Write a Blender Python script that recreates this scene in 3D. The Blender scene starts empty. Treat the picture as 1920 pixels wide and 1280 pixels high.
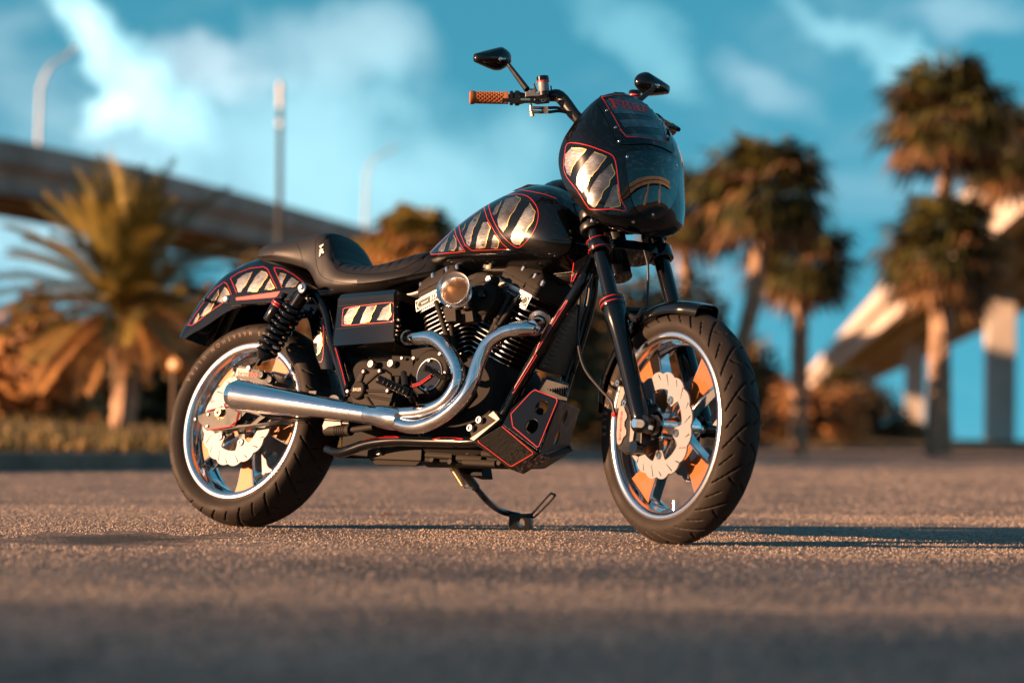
import bpy, bmesh, math, random
from math import sin, cos, pi, radians, sqrt, atan2, hypot
from mathutils import Vector, Matrix, geometry, noise as mnoise
from mathutils.bvhtree import BVHTree
random.seed(7)
V = Vector
scene = bpy.context.scene
COL = scene.collection

# ---------------------------------------------------------------- camera
FOC, CAM_H, PITCH, ROLL = 5589.56, 0.2886, 0.0317, 0.0125
cam_d = bpy.data.cameras.new('camera')
cam = bpy.data.objects.new('camera', cam_d)
COL.objects.link(cam)
scene.camera = cam
cam_d.sensor_width = 36.0
cam_d.lens = FOC / 1920 * 36
cam_d.clip_end = 3000
cam_d.clip_start = 0.05
cam_d.dof.use_dof = True
cam_d.dof.focus_distance = 8.6
cam_d.dof.aperture_fstop = 2.4
_f = V((0, cos(PITCH), sin(PITCH))); _r0 = V((1, 0, 0)); _u0 = _r0.cross(_f)
_r = _r0 * cos(ROLL) + _u0 * sin(ROLL); _u = _u0 * cos(ROLL) - _r0 * sin(ROLL)
CAM = V((0, 0, CAM_H))
cam.matrix_world = Matrix(((_r.x, _u.x, -_f.x, CAM.x), (_r.y, _u.y, -_f.y, CAM.y), (_r.z, _u.z, -_f.z, CAM.z), (0, 0, 0, 1)))

# ---------------------------------------------------------------- sky and sun
SUN_EL, SUN_AZ = radians(9.5), radians(-105)      # azimuth from +Y towards +X
world = bpy.data.worlds.new('World')
scene.world = world
world.use_nodes = True
WN = world.node_tree.nodes; WL = world.node_tree.links
WN.clear()
def wn(t, **k):
    n = WN.new(t)
    for a, b in k.items():
        setattr(n, a, b)
    return n
w_out = wn('ShaderNodeOutputWorld'); w_bg = wn('ShaderNodeBackground')
w_sky = wn('ShaderNodeTexSky', sky_type='NISHITA', sun_disc=False, sun_elevation=SUN_EL, sun_rotation=SUN_AZ,
           air_density=1.0, dust_density=0.6, ozone_density=3.0)
w_bg.inputs['Strength'].default_value = 0.072
w_tint = wn('ShaderNodeMix', data_type='RGBA', blend_type='MULTIPLY')
w_tint.inputs['Factor'].default_value = 1.0
w_tint.inputs[7].default_value = (0.33, 1.25, 1.0, 1)
w_tc = wn('ShaderNodeTexCoord'); w_up = wn('ShaderNodeVectorMath', operation='ADD'); w_up.inputs[1].default_value = (0, 0, .30)
WL.new(w_tc.outputs['Generated'], w_up.inputs[0]); w_nm = wn('ShaderNodeVectorMath', operation='NORMALIZE'); WL.new(w_up.outputs[0], w_nm.inputs[0]); WL.new(w_nm.outputs[0], w_sky.inputs['Vector'])
WL.new(w_sky.outputs[0], w_tint.inputs[6])
# clear air away from the sun is teal, the sky round the low sun stays warm
w_sdot = wn('ShaderNodeVectorMath', operation='DOT_PRODUCT'); w_sdot.inputs[1].default_value = (sin(SUN_AZ) * cos(SUN_EL), cos(SUN_AZ) * cos(SUN_EL), sin(SUN_EL))
WL.new(w_tc.outputs['Generated'], w_sdot.inputs[0])
w_srng = wn('ShaderNodeMapRange'); w_srng.interpolation_type = 'SMOOTHSTEP'; w_srng.inputs['From Min'].default_value = .3; w_srng.inputs['From Max'].default_value = .95
WL.new(w_sdot.outputs['Value'], w_srng.inputs['Value'])
w_tcol = wn('ShaderNodeMix', data_type='RGBA'); w_tcol.inputs[6].default_value = (0.46, 1.22, 0.98, 1); w_tcol.inputs[7].default_value = (1.05, 0.9, 0.74, 1)
WL.new(w_srng.outputs[0], w_tcol.inputs['Factor']); WL.new(w_tcol.outputs[2], w_tint.inputs[7])
w_geo = wn('ShaderNodeTexCoord')
w_map = wn('ShaderNodeMapping'); w_map.inputs['Scale'].default_value = (1.0, 1.0, 2.2)
w_map.inputs['Rotation'].default_value = (0.0, radians(24), 0.0)
WL.new(w_geo.outputs['Generated'], w_map.inputs['Vector'])
w_n1 = wn('ShaderNodeTexNoise'); w_n1.inputs['Scale'].default_value = 7.5; w_n1.inputs['Detail'].default_value = 6.0
w_n1.inputs['Roughness'].default_value = 0.55; w_n1.inputs['Distortion'].default_value = 0.5
WL.new(w_map.outputs[0], w_n1.inputs['Vector'])
w_r1 = wn('ShaderNodeMapRange'); w_r1.interpolation_type = 'SMOOTHSTEP'
w_r1.inputs['From Min'].default_value = 0.47; w_r1.inputs['From Max'].default_value = 0.78
w_r1.inputs['To Max'].default_value = 0.22
WL.new(w_n1.outputs['Fac'], w_r1.inputs['Value'])
w_cl = wn('ShaderNodeMix', data_type='RGBA')
w_cl.inputs[7].default_value = (4.6, 5.6, 6.0, 1)
WL.new(w_tint.outputs[2], w_cl.inputs[6]); WL.new(w_r1.outputs[0], w_cl.inputs['Factor'])
# the sunlit cumulus banks that stand left of the bike: soft lobes broken up by the same noise
def sky_dir(px, py):
    return (_f + _r * ((px - 960) / FOC) + _u * ((640 - py) / FOC)).normalized()
prev = w_cl.outputs[2]
w_n2 = wn('ShaderNodeTexNoise'); w_n2.inputs['Scale'].default_value = 26.0; w_n2.inputs['Detail'].default_value = 5.0
WL.new(w_geo.outputs['Generated'], w_n2.inputs['Vector'])
w_n3 = wn('ShaderNodeTexNoise'); w_n3.inputs['Scale'].default_value = 16.0; w_n3.inputs['Detail'].default_value = 7.0; w_n3.inputs['Roughness'].default_value = .62
WL.new(w_geo.outputs['Generated'], w_n3.inputs['Vector'])
w_ws = wn('ShaderNodeVectorMath', operation='SUBTRACT'); w_ws.inputs[1].default_value = (.5, .5, .5); WL.new(w_n3.outputs['Color'], w_ws.inputs[0])
w_wm = wn('ShaderNodeVectorMath', operation='SCALE'); w_wm.inputs['Scale'].default_value = .055; WL.new(w_ws.outputs[0], w_wm.inputs[0])
w_wa = wn('ShaderNodeVectorMath', operation='ADD'); WL.new(w_geo.outputs['Generated'], w_wa.inputs[0]); WL.new(w_wm.outputs[0], w_wa.inputs[1])
for (px, py, ang, rx, rz, col, amt) in (
        (270, 150, -38, 1.9, 0.55, (5.2, 8.2, 8.6), .9), (150, 65, -62, 0.9, 0.35, (5.2, 8.0, 8.4), .75),
        (212, 207, 10, 0.55, 0.35, (7.0, 10.4, 10.6), .8), (390, 125, -22, 1.3, 0.45, (4.6, 5.4, 5.8), .7),
        (600, 105, 8, 1.8, 0.7, (3.6, 5.0, 5.5), .5), (400, 340, 5, 4.2, 1.5, (3.2, 5.0, 5.6), .55),
        (760, 340, 0, 3.6, 1.6, (2.4, 4.6, 5.2), .5),
        (1650, 88, -32, 1.6, 0.35, (3.4, 6.2, 6.8), .42), (1460, 168, -20, 1.0, 0.4, (3.6, 4.8, 5.4), .32),
        (1190, 75, -48, 1.5, 0.5, (2.8, 5.6, 6.2), .28), (1815, 12, 5, 1.0, 0.45, (3.6, 5.0, 5.6), .32),
        (40, 420, 0, 2.5, 1.2, (3.6, 5.4, 6.0), .5)):
    d = sky_dir(px, py); e1 = d.cross(V((0, 0, 1))).normalized(); e2 = e1.cross(d)
    a = radians(ang); g1 = (e1 * cos(a) + e2 * sin(a)) / radians(rx); g2 = (e2 * cos(a) - e1 * sin(a)) / radians(rz)
    acc = None
    for g in (g1, g2):
        dt = wn('ShaderNodeVectorMath', operation='DOT_PRODUCT'); dt.inputs[1].default_value = g
        WL.new(w_wa.outputs[0], dt.inputs[0])
        sb = wn('ShaderNodeMath', operation='SUBTRACT'); sb.inputs[1].default_value = d.dot(g)
        WL.new(dt.outputs['Value'], sb.inputs[0])
        sq = wn('ShaderNodeMath', operation='MULTIPLY'); WL.new(sb.outputs[0], sq.inputs[0]); WL.new(sb.outputs[0], sq.inputs[1])
        if acc is None:
            acc = sq
        else:
            ad = wn('ShaderNodeMath', operation='ADD'); WL.new(acc.outputs[0], ad.inputs[0]); WL.new(sq.outputs[0], ad.inputs[1]); acc = ad
    fr = wn('ShaderNodeVectorMath', operation='DOT_PRODUCT'); fr.inputs[1].default_value = d
    WL.new(w_geo.outputs['Generated'], fr.inputs[0])
    ft = wn('ShaderNodeMath', operation='GREATER_THAN'); ft.inputs[1].default_value = 0.5
    WL.new(fr.outputs['Value'], ft.inputs[0])
    nz = wn('ShaderNodeMath', operation='MULTIPLY_ADD'); nz.inputs[1].default_value = 4.0; nz.inputs[2].default_value = -2.0
    WL.new(w_n2.outputs['Fac'], nz.inputs[0])
    ad = wn('ShaderNodeMath', operation='ADD'); WL.new(acc.outputs[0], ad.inputs[0]); WL.new(nz.outputs[0], ad.inputs[1])
    mr = wn('ShaderNodeMapRange'); mr.interpolation_type = 'SMOOTHSTEP'
    mr.inputs['From Min'].default_value = 2.3; mr.inputs['From Max'].default_value = -0.6; mr.inputs['To Max'].default_value = amt
    WL.new(ad.outputs[0], mr.inputs['Value'])
    ml = wn('ShaderNodeMath', operation='MULTIPLY'); WL.new(mr.outputs[0], ml.inputs[0]); WL.new(ft.outputs[0], ml.inputs[1])
    mx = wn('ShaderNodeMix', data_type='RGBA'); mx.inputs[7].default_value = (*col, 1)
    WL.new(prev, mx.inputs[6]); WL.new(ml.outputs[0], mx.inputs['Factor'])
    prev = mx.outputs[2]
WL.new(prev, w_bg.inputs['Color'])
WL.new(w_bg.outputs[0], w_out.inputs[0])

sun_d = bpy.data.lights.new('sun', 'SUN')
sun_d.energy = 5.0; sun_d.angle = radians(0.6); sun_d.color = (1.0, 0.56, 0.30)
sun = bpy.data.objects.new('sun', sun_d); COL.objects.link(sun)
_sd = V((sin(SUN_AZ) * cos(SUN_EL), cos(SUN_AZ) * cos(SUN_EL), sin(SUN_EL)))
sun.rotation_euler = _sd.to_track_quat('Z', 'Y').to_euler()
sun.location = (0, 0, 30)

scene.view_settings.view_transform = 'Standard'
scene.view_settings.look = 'None'
scene.view_settings.exposure = 1.65
scene.view_settings.gamma = 1.0
scene.render.engine = 'CYCLES'
scene.cycles.use_denoising = True
scene.cycles.max_bounces = 6
scene.cycles.transparent_max_bounces = 4
scene.cycles.caustics_reflective = False
scene.cycles.caustics_refractive = False
scene.cycles.sample_clamp_indirect = 6.0

# ---------------------------------------------------------------- where the motorcycle stands, and pixel -> point helpers
BX, BY, YAW, LEAN, STEER = -0.8267, 9.17, -0.6967, 0.227, 0.3387
WB, RAKE, TRAIL, RC = 1.6436, 0.4764, 0.1176, 0.075
RT, FT = 0.3187, 0.3227                       # tyre radii
M_BIKE = (Matrix.Translation((BX, BY, 0)) @ Matrix.Rotation(YAW, 4, 'Z') @ Matrix.Translation((0, 0, RC))
          @ Matrix.Rotation(-LEAN, 4, 'X') @ Matrix.Translation((0, 0, -RC)))
_A = V((WB + TRAIL, 0, 0)); _ax = V((-sin(RAKE), 0, cos(RAKE)))
M_STEER = Matrix.Translation(_A) @ Matrix.Rotation(-STEER, 4, _ax) @ Matrix.Translation(-_A)
_ib = M_BIKE.inverted(); _if = (M_BIKE @ M_STEER).inverted()
def ray(px, py, inv):
    d = _f + _r * ((px - 960) / FOC) + _u * ((640 - py) / FOC)
    o = inv @ CAM
    return o, (inv @ (CAM + d)) - o
def P(px, py, y):                             # point of the motorcycle's frame at lateral offset y
    o, d = ray(px, py, _ib)
    return o + d * ((y - o.y) / d.y)
def F(px, py, y):                             # the same in the steered front-end frame
    o, d = ray(px, py, _if)
    return o + d * ((y - o.y) / d.y)
def FP(px, py, p0, n):                        # steered frame, on a given plane
    o, d = ray(px, py, _if)
    return o + d * ((V(p0) - o).dot(V(n)) / d.dot(V(n)))
def G(px, py):                                # ground point
    d = _f + _r * ((px - 960) / FOC) + _u * ((640 - py) / FOC)
    return CAM + d * (-CAM.z / d.z)
def D(px, py, dist):                          # world point at a given depth
    d = _f + _r * ((px - 960) / FOC) + _u * ((640 - py) / FOC)
    return CAM + d * (dist / d.y)

# ---------------------------------------------------------------- materials
MAT = {}
def bsdf(name, color=(.5, .5, .5), rough=.5, metal=0., coat=0., coat_rough=.03, spec=.5, **kw):
    m = bpy.data.materials.new(name); m.use_nodes = True
    b = m.node_tree.nodes['Principled BSDF']
    b.inputs['Base Color'].default_value = (*color, 1)
    b.inputs['Roughness'].default_value = rough
    b.inputs['Metallic'].default_value = metal
    b.inputs['Coat Weight'].default_value = coat
    b.inputs['Coat Roughness'].default_value = coat_rough
    b.inputs['Specular IOR Level'].default_value = spec
    for k, v in kw.items():
        b.inputs[k.replace('_', ' ')].default_value = v
    MAT[name] = m
    return m
def nodes(m):
    return m.node_tree.nodes, m.node_tree.links, m.node_tree.nodes['Principled BSDF']
def noise_col(m, scale, c1, c2, detail=4, rough=.6, lo=.35, hi=.65, coord='Object', stretch=None):
    N, L, b = nodes(m)
    tc = N.new('ShaderNodeTexCoord'); n = N.new('ShaderNodeTexNoise')
    n.inputs['Scale'].default_value = scale; n.inputs['Detail'].default_value = detail; n.inputs['Roughness'].default_value = rough
    if stretch:
        mp = N.new('ShaderNodeMapping'); mp.inputs['Scale'].default_value = stretch
        L.new(tc.outputs[coord], mp.inputs[0]); L.new(mp.outputs[0], n.inputs['Vector'])
    else:
        L.new(tc.outputs[coord], n.inputs['Vector'])
    r = N.new('ShaderNodeValToRGB'); r.color_ramp.elements[0].position = lo; r.color_ramp.elements[1].position = hi
    r.color_ramp.elements[0].color = (*c1, 1); r.color_ramp.elements[1].color = (*c2, 1)
    L.new(n.outputs['Fac'], r.inputs[0]); L.new(r.outputs[0], b.inputs['Base Color'])
    return n, r
def noise_rough(m, scale, lo, hi, detail=3):
    N, L, b = nodes(m)
    tc = N.new('ShaderNodeTexCoord'); n = N.new('ShaderNodeTexNoise')
    n.inputs['Scale'].default_value = scale; n.inputs['Detail'].default_value = detail
    L.new(tc.outputs['Object'], n.inputs['Vector'])
    mr = N.new('ShaderNodeMapRange'); mr.inputs['To Min'].default_value = lo; mr.inputs['To Max'].default_value = hi
    mr.inputs['From Min'].default_value = .3; mr.inputs['From Max'].default_value = .7
    L.new(n.outputs['Fac'], mr.inputs[0]); L.new(mr.outputs[0], b.inputs['Roughness'])
def noise_bump(m, scale, strength=.3, dist=.001, detail=3, tex='ShaderNodeTexNoise', stretch=None):
    N, L, b = nodes(m)
    tc = N.new('ShaderNodeTexCoord'); n = N.new(tex); n.inputs['Scale'].default_value = scale
    if tex == 'ShaderNodeTexNoise':
        n.inputs['Detail'].default_value = detail
    if stretch:
        mp = N.new('ShaderNodeMapping'); mp.inputs['Scale'].default_value = stretch
        L.new(tc.outputs['Object'], mp.inputs[0]); L.new(mp.outputs[0], n.inputs['Vector'])
    else:
        L.new(tc.outputs['Object'], n.inputs['Vector'])
    bp = N.new('ShaderNodeBump'); bp.inputs['Strength'].default_value = strength; bp.inputs['Distance'].default_value = dist
    L.new(n.outputs[0], bp.inputs['Height']); L.new(bp.outputs[0], b.inputs['Normal'])

bsdf('gloss_black', (.002, .0023, .003), .2, 0, .75, .025, .12)
bsdf('satin_black', (.010, .010, .011), .33, spec=.35); noise_rough(MAT['satin_black'], 30, .28, .42)
bsdf('deep_black', (.004, .004, .004), .6, spec=.12)
bsdf('wrinkle_black', (.0115, .0098, .0086), .72, spec=.16); noise_bump(MAT['wrinkle_black'], 900, .35, .0006)
bsdf('cast_black', (.020, .0165, .014), .68, spec=.18); noise_bump(MAT['cast_black'], 500, .25, .0006)
bsdf('chrome', (.82, .82, .83), .045, 1.0); noise_rough(MAT['chrome'], 14, .03, .075)
bsdf('pipe_chrome', (.78, .78, .79), .09, 1.0); noise_rough(MAT['pipe_chrome'], 16, .06, .12)
bsdf('polished', (.80, .80, .81), .10, 1.0); noise_rough(MAT['polished'], 20, .07, .16)
bsdf('steel', (.62, .61, .60), .24, 1.0)
bsdf('cut_metal', (.55, .53, .51), .3, 1.0)
bsdf('bolt_steel', (.62, .60, .58), .2, 1.0)
bsdf('rim_lip', (.86, .85, .85), .2, 1.0)
bsdf('horn_alloy', (.82, .80, .79), .24, 1.0)
bsdf('copper_plate', (.62, .34, .16), .5, .8)
bsdf('cast_alloy', (.22, .205, .195), .55, .5); noise_bump(MAT['cast_alloy'], 300, .2, .0005)
bsdf('claw_silver', (.3, .28, .27), .40, .85, .5, .05)
def claw_mat(m):
    n, r = noise_col(m, 70, (.085, .09, .10), (.215, .226, .245), stretch=(1, 1, 7))
    N, L, b = nodes(m); tc = N.new('ShaderNodeTexCoord'); n2 = N.new('ShaderNodeTexNoise'); n2.inputs['Scale'].default_value = 13; n2.inputs['Detail'].default_value = 2
    L.new(tc.outputs['Object'], n2.inputs['Vector']); mr = N.new('ShaderNodeMapRange'); mr.inputs['From Min'].default_value = .36; mr.inputs['From Max'].default_value = .62; mr.inputs['To Min'].default_value = .22; mr.inputs['To Max'].default_value = 1.0
    L.new(n2.outputs['Fac'], mr.inputs[0]); mx = N.new('ShaderNodeMix'); mx.data_type = 'RGBA'; mx.blend_type = 'MULTIPLY'; mx.inputs['Factor'].default_value = 1
    L.new(r.outputs[0], mx.inputs[6]); L.new(mr.outputs[0], mx.inputs[7]); L.new(mx.outputs[2], b.inputs['Base Color'])
claw_mat(MAT['claw_silver'])
bsdf('claw_gold', (.85, .55, .16), .3, .9)
bsdf('pin_red', (.55, .022, .02), .3, 0, .4)
bsdf('orange_metal', (.30, .082, .005), .45, .12, .7, .03)
bsdf('rubber', (.0175, .0128, .0100), .72, spec=.3); noise_bump(MAT['rubber'], 700, .12, .0004); noise_rough(MAT['rubber'], 12, .62, .82)
bsdf('tyre_print', (.17, .115, .08), .8)
bsdf('leather', (.011, .010, .010), .44, spec=.35); noise_bump(MAT['leather'], 850, .3, .0006)
bsdf('leather_pad', (.007, .0075, .0085), .46, spec=.3); noise_bump(MAT['leather_pad'], 850, .25, .0005)
bsdf('gum_rubber', (.36, .11, .028), .55); noise_bump(MAT['gum_rubber'], 500, .2, .0004)
bsdf('hose', (.015, .014, .014), .5)
bsdf('caliper_grey', (.22, .20, .19), .5, .35)
bsdf('print_red', (.92, .028, .028), .4)
bsdf('print_white', (.75, .70, .66), .5)
bsdf('gold_steel', (.72, .56, .36), .28, 1.0)
bsdf('mirror_glass', (.8, .8, .8), .02, 1.0)
bsdf('brushed', (.205, .215, .235), .5, .3); noise_bump(MAT['brushed'], 200, .1, .0003, stretch=(1, 1, 14))
bsdf('cooler_brown', (.075, .045, .028), .5, .3)
bsdf('headlight_black', (.002, .0025, .003), .03, 0, 1.0, .01, .5)

# ---------------------------------------------------------------- mesh builder
def catmull(pts, n=6, closed=False):
    pts = [V(p) for p in pts]
    if len(pts) < 3:
        return pts
    out = []; m = len(pts)
    for i in range(m if closed else m - 1):
        p0 = pts[(i - 1) % m] if (closed or i > 0) else pts[0] * 2 - pts[1]
        p1 = pts[i]; p2 = pts[(i + 1) % m]
        p3 = pts[(i + 2) % m] if (closed or i + 2 < m) else pts[-1] * 2 - pts[-2]
        for k in range(n):
            t = k / n
            out.append(.5 * ((2 * p1) + (p2 - p0) * t + (2 * p0 - 5 * p1 + 4 * p2 - p3) * t * t + (3 * p1 - p0 - 3 * p2 + p3) * t ** 3))
    if not closed:
        out.append(pts[-1])
    return out
def interp(tab, x):
    """rows (x, a, b, ...), smooth monotone-ish (catmull) interpolation"""
    n = len(tab)
    if x <= tab[0][0]: return tab[0][1:]
    if x >= tab[-1][0]: return tab[-1][1:]
    for i in range(n - 1):
        if tab[i][0] <= x <= tab[i + 1][0]:
            x0, x1 = tab[i][0], tab[i + 1][0]; t = (x - x0) / (x1 - x0); h = x1 - x0
            res = []
            for k in range(1, len(tab[0])):
                y0, y1 = tab[i][k], tab[i + 1][k]
                m0 = (y1 - tab[i - 1][k]) / (x1 - tab[i - 1][0]) if i > 0 else (y1 - y0) / h
                m1 = (tab[i + 2][k] - y0) / (tab[i + 2][0] - x0) if i + 2 < n else (y1 - y0) / h
                t2, t3 = t * t, t ** 3
                res.append((2 * t3 - 3 * t2 + 1) * y0 + (t3 - 2 * t2 + t) * h * m0 + (-2 * t3 + 3 * t2) * y1 + (t3 - t2) * h * m1)
            return res
def basis(d):
    d = V(d).normalized()
    a = V((0, 0, 1)) if abs(d.z) < .9 else V((1, 0, 0))
    u = d.cross(a).normalized(); return u, d.cross(u).normalized(), d
class MB:
    def __init__(s):
        s.v = []; s.f = []; s.m = []
    def add(s, vs, fs, mi=0):
        o = len(s.v); s.v += [V(p) for p in vs]
        for k in fs:
            s.f.append(tuple(i + o for i in k)); s.m.append(mi)
        return s
    def hexa(s, p, mi=0):                     # 4 bottom, 4 top (same winding)
        return s.add(p, [(3, 2, 1, 0), (4, 5, 6, 7), (0, 1, 5, 4), (1, 2, 6, 5), (2, 3, 7, 6), (3, 0, 4, 7)], mi)
    def box(s, c, sz, R=None, mi=0):
        c = V(c); R = R or Matrix.Identity(3); h = V(sz) * .5
        q = [c + R @ V((x * h.x, y * h.y, z * h.z)) for z in (-1, 1) for x, y in ((-1, -1), (1, -1), (1, 1), (-1, 1))]
        return s.hexa(q, mi)
    def bar(s, a, b, w, t, up=(0, 0, 1), mi=0):  # rectangular bar from a to b, w across, t along 'up'
        a, b = V(a), V(b); d = (b - a).normalized(); sd = d.cross(V(up)).normalized(); u = sd.cross(d)
        q = [p + sd * (i * w / 2) + u * (j * t / 2) for p in (a, b) for i, j in ((-1, -1), (1, -1), (1, 1), (-1, 1))]
        return s.hexa(q, mi)
    def prism(s, poly, vec, mi=0, mside=None):
        n = len(poly); vec = V(vec); poly = [V(p) for p in poly]
        s.add(poly + [p + vec for p in poly], [tuple(range(n))[::-1], tuple(range(n, 2 * n))], mi)
        o = len(s.v) - 2 * n
        for i in range(n):
            j = (i + 1) % n
            s.f.append((o + i, o + j, o + n + j, o + n + i)); s.m.append(mi if mside is None else mside)
        return s
    def tube(s, path, r, n=12, sub=0, caps=True, mi=0, closed=False, flat=None):
        path = [V(p) for p in path]
        if sub:
            rs = r if isinstance(r, (list, tuple)) else [r] * len(path)
            pr = catmull([V((x, 0, 0)) for x in rs], sub, closed); path = catmull(path, sub, closed); r = [p.x for p in pr]
        m = len(path); rs = r if isinstance(r, (list, tuple)) else [r] * m
        tan = []
        for i in range(m):
            a = path[(i - 1) % m] if (closed or i) else path[0]
            b = path[(i + 1) % m] if (closed or i < m - 1) else path[-1]
            tan.append((b - a).normalized())
        u, w, _ = basis(tan[0]); vs = []
        for i in range(m):
            if i:
                q = tan[i - 1].rotation_difference(tan[i]); u = q @ u
                u = (u - tan[i] * u.dot(tan[i])).normalized()
            w = tan[i].cross(u)
            for k in range(n):
                a = 2 * pi * k / n
                vs.append(path[i] + u * (cos(a) * rs[i]) + w * (sin(a) * rs[i]))
        fs = []
        for i in range(m if closed else m - 1):
            i2 = (i + 1) % m
            for k in range(n):
                k2 = (k + 1) % n
                fs.append((i * n + k, i * n + k2, i2 * n + k2, i2 * n + k))
        if caps and not closed:
            fs.append(tuple(range(n))[::-1]); fs.append(tuple((m - 1) * n + k for k in range(n)))
        return s.add(vs, fs, mi)
    def lathe(s, prof, o, axis, n=32, mi=0, closed=False, caps=False, flip=False):
        o = V(o); u, w, d = basis(axis); vs = []; m = len(prof)
        for r, h in prof:
            for k in range(n):
                a = 2 * pi * k / n
                vs.append(o + d * h + u * (cos(a) * r) + w * (sin(a) * r))
        fs = []
        for i in range(m if closed else m - 1):
            i2 = (i + 1) % m
            for k in range(n):
                k2 = (k + 1) % n
                q = (i * n + k, i * n + k2, i2 * n + k2, i2 * n + k)
                fs.append(q[::-1] if flip else q)
        if caps:
            fs.append(tuple(range(n))[::-1]); fs.append(tuple((m - 1) * n + k for k in range(n)))
        return s.add(vs, fs, mi)
    def cyl(s, a, b, r, n=16, mi=0, r2=None):
        a, b = V(a), V(b); L = (b - a).length
        return s.lathe([(r, 0), (r if r2 is None else r2, L)], a, b - a, n, mi, caps=True)
    def ball(s, c, r, n=12, sc=(1, 1, 1), mi=0):
        c = V(c); vs = []; fs = []; m = n // 2
        for i in range(m + 1):
            t = pi * i / m
            for k in range(n):
                a = 2 * pi * k / n
                vs.append(c + V((sin(t) * cos(a) * r * sc[0], sin(t) * sin(a) * r * sc[1], cos(t) * r * sc[2])))
        for i in range(m):
            for k in range(n):
                fs.append((i * n + k, (i + 1) * n + k, (i + 1) * n + (k + 1) % n, i * n + (k + 1) % n))
        return s.add(vs, fs, mi)
    def loft(s, secs, closed=False, caps=False, mi=0):
        n = len(secs[0]); vs = [p for q in secs for p in q]; fs = []
        for i in range(len(secs) - 1):
            for k in range(n if closed else n - 1):
                k2 = (k + 1) % n
                fs.append((i * n + k, i * n + k2, (i + 1) * n + k2, (i + 1) * n + k))
        if caps:
            fs.append(tuple(range(n))[::-1]); o = (len(secs) - 1) * n; fs.append(tuple(o + k for k in range(n)))
        return s.add(vs, fs, mi)
    def plate(s, outer, holes, to3, thick, mi=0, mside=None):
        """flat plate with holes; outer/holes in 2D, to3(u, v, h) places it"""
        pts = []; edges = []
        for loop in [outer] + list(holes):
            o = len(pts); n = len(loop); pts += [V((p[0], p[1])) for p in loop]
            edges += [(o + i, o + (i + 1) % n) for i in range(n)]
        r = geometry.delaunay_2d_cdt(pts, edges, [], 0, 1e-7)
        pv, pf = r[0], r[2]
        def inside(q, lp):
            c = False; j = len(lp) - 1
            for i in range(len(lp)):
                if (lp[i][1] > q.y) != (lp[j][1] > q.y) and q.x < (lp[j][0] - lp[i][0]) * (q.y - lp[i][1]) / (lp[j][1] - lp[i][1]) + lp[i][0]:
                    c = not c
                j = i
            return c
        tri = []
        for f in pf:
            q = (pv[f[0]] + pv[f[1]] + pv[f[2]]) / 3
            if inside(q, outer) and not any(inside(q, h) for h in holes):
                tri.append(tuple(f))
        n = len(pv)
        vs = [to3(p.x, p.y, 0) for p in pv] + [to3(p.x, p.y, thick) for p in pv]
        s.add(vs, [t for t in tri] + [tuple(i + n for i in t[::-1]) for t in tri], mi)
        for loop in [outer] + list(holes):
            m = len(loop)
            a = [to3(p[0], p[1], 0) for p in loop] + [to3(p[0], p[1], thick) for p in loop]
            s.add(a, [(i, (i + 1) % m, m + (i + 1) % m, m + i) for i in range(m)], mi if mside is None else mside)
        return s
def mesh_of(name, mb, mats, sharp=32, recalc=True):
    me = bpy.data.meshes.new(name)
    me.from_pydata(mb.v, [], mb.f)
    for m in mats:
        me.materials.append(MAT[m] if isinstance(m, str) else m)
    me.polygons.foreach_set('material_index', mb.m)
    if recalc:
        bm = bmesh.new(); bm.from_mesh(me)
        bmesh.ops.remove_doubles(bm, verts=bm.verts, dist=1e-6)
        bmesh.ops.recalc_face_normals(bm, faces=bm.faces)
        bm.to_mesh(me); bm.free()
    me.shade_smooth()
    me.set_sharp_from_angle(angle=radians(sharp))
    return me
SPLIT = {'bolt', 'rivet', 'pinstripe', 'claw_print', 'claw_edge', 'adjuster_bolt', 'clamp_bolt', 'bracket_bolt', 'reservoir_band', 'cover_rib', 'riser', 'control_cable', 'fender_brace',
         'subframe', 'stack_clamp', 'peg_mount', 'throttle_sensor', 'cover_crease', 'cover_seam', 'fairing_bracket', 'seam', 'fork_clamp', 'plate_frame', 'brake_line', 'tyre_lettering'}
def islands(mb):
    par = list(range(len(mb.v)))
    key = {}
    for i, p in enumerate(mb.v):
        k = (round(p.x, 5), round(p.y, 5), round(p.z, 5))
        par[i] = key.setdefault(k, i)
    def find(i):
        while par[i] != i:
            par[i] = par[par[i]]; i = par[i]
        return i
    for f in mb.f:
        a = find(f[0])
        for j in f[1:]:
            b = find(j)
            if a != b: par[b] = a
    groups = {}
    for fi, f in enumerate(mb.f): groups.setdefault(find(f[0]), []).append(fi)
    out = []
    for g in groups.values():
        m = MB(); mp = {}
        for fi in g:
            t = []
            for i in mb.f[fi]:
                if i not in mp: mp[i] = len(m.v); m.v.append(mb.v[i])
                t.append(mp[i])
            m.f.append(tuple(t)); m.m.append(mb.m[fi])
        out.append(m)
    return out
def obj(name, mb, mats, parent=None, M=None, sharp=32, bevel=0, recalc=True, seg=2):
    if name in SPLIT and isinstance(mb, MB):
        first = None
        for m in islands(mb):
            if len(m.f) < 3 and name not in ('pinstripe', 'cover_crease'): continue
            o = obj1(name, m, mats, parent, M, sharp, bevel, recalc, seg); first = first or o
        return first
    return obj1(name, mb, mats, parent, M, sharp, bevel, recalc, seg)
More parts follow.
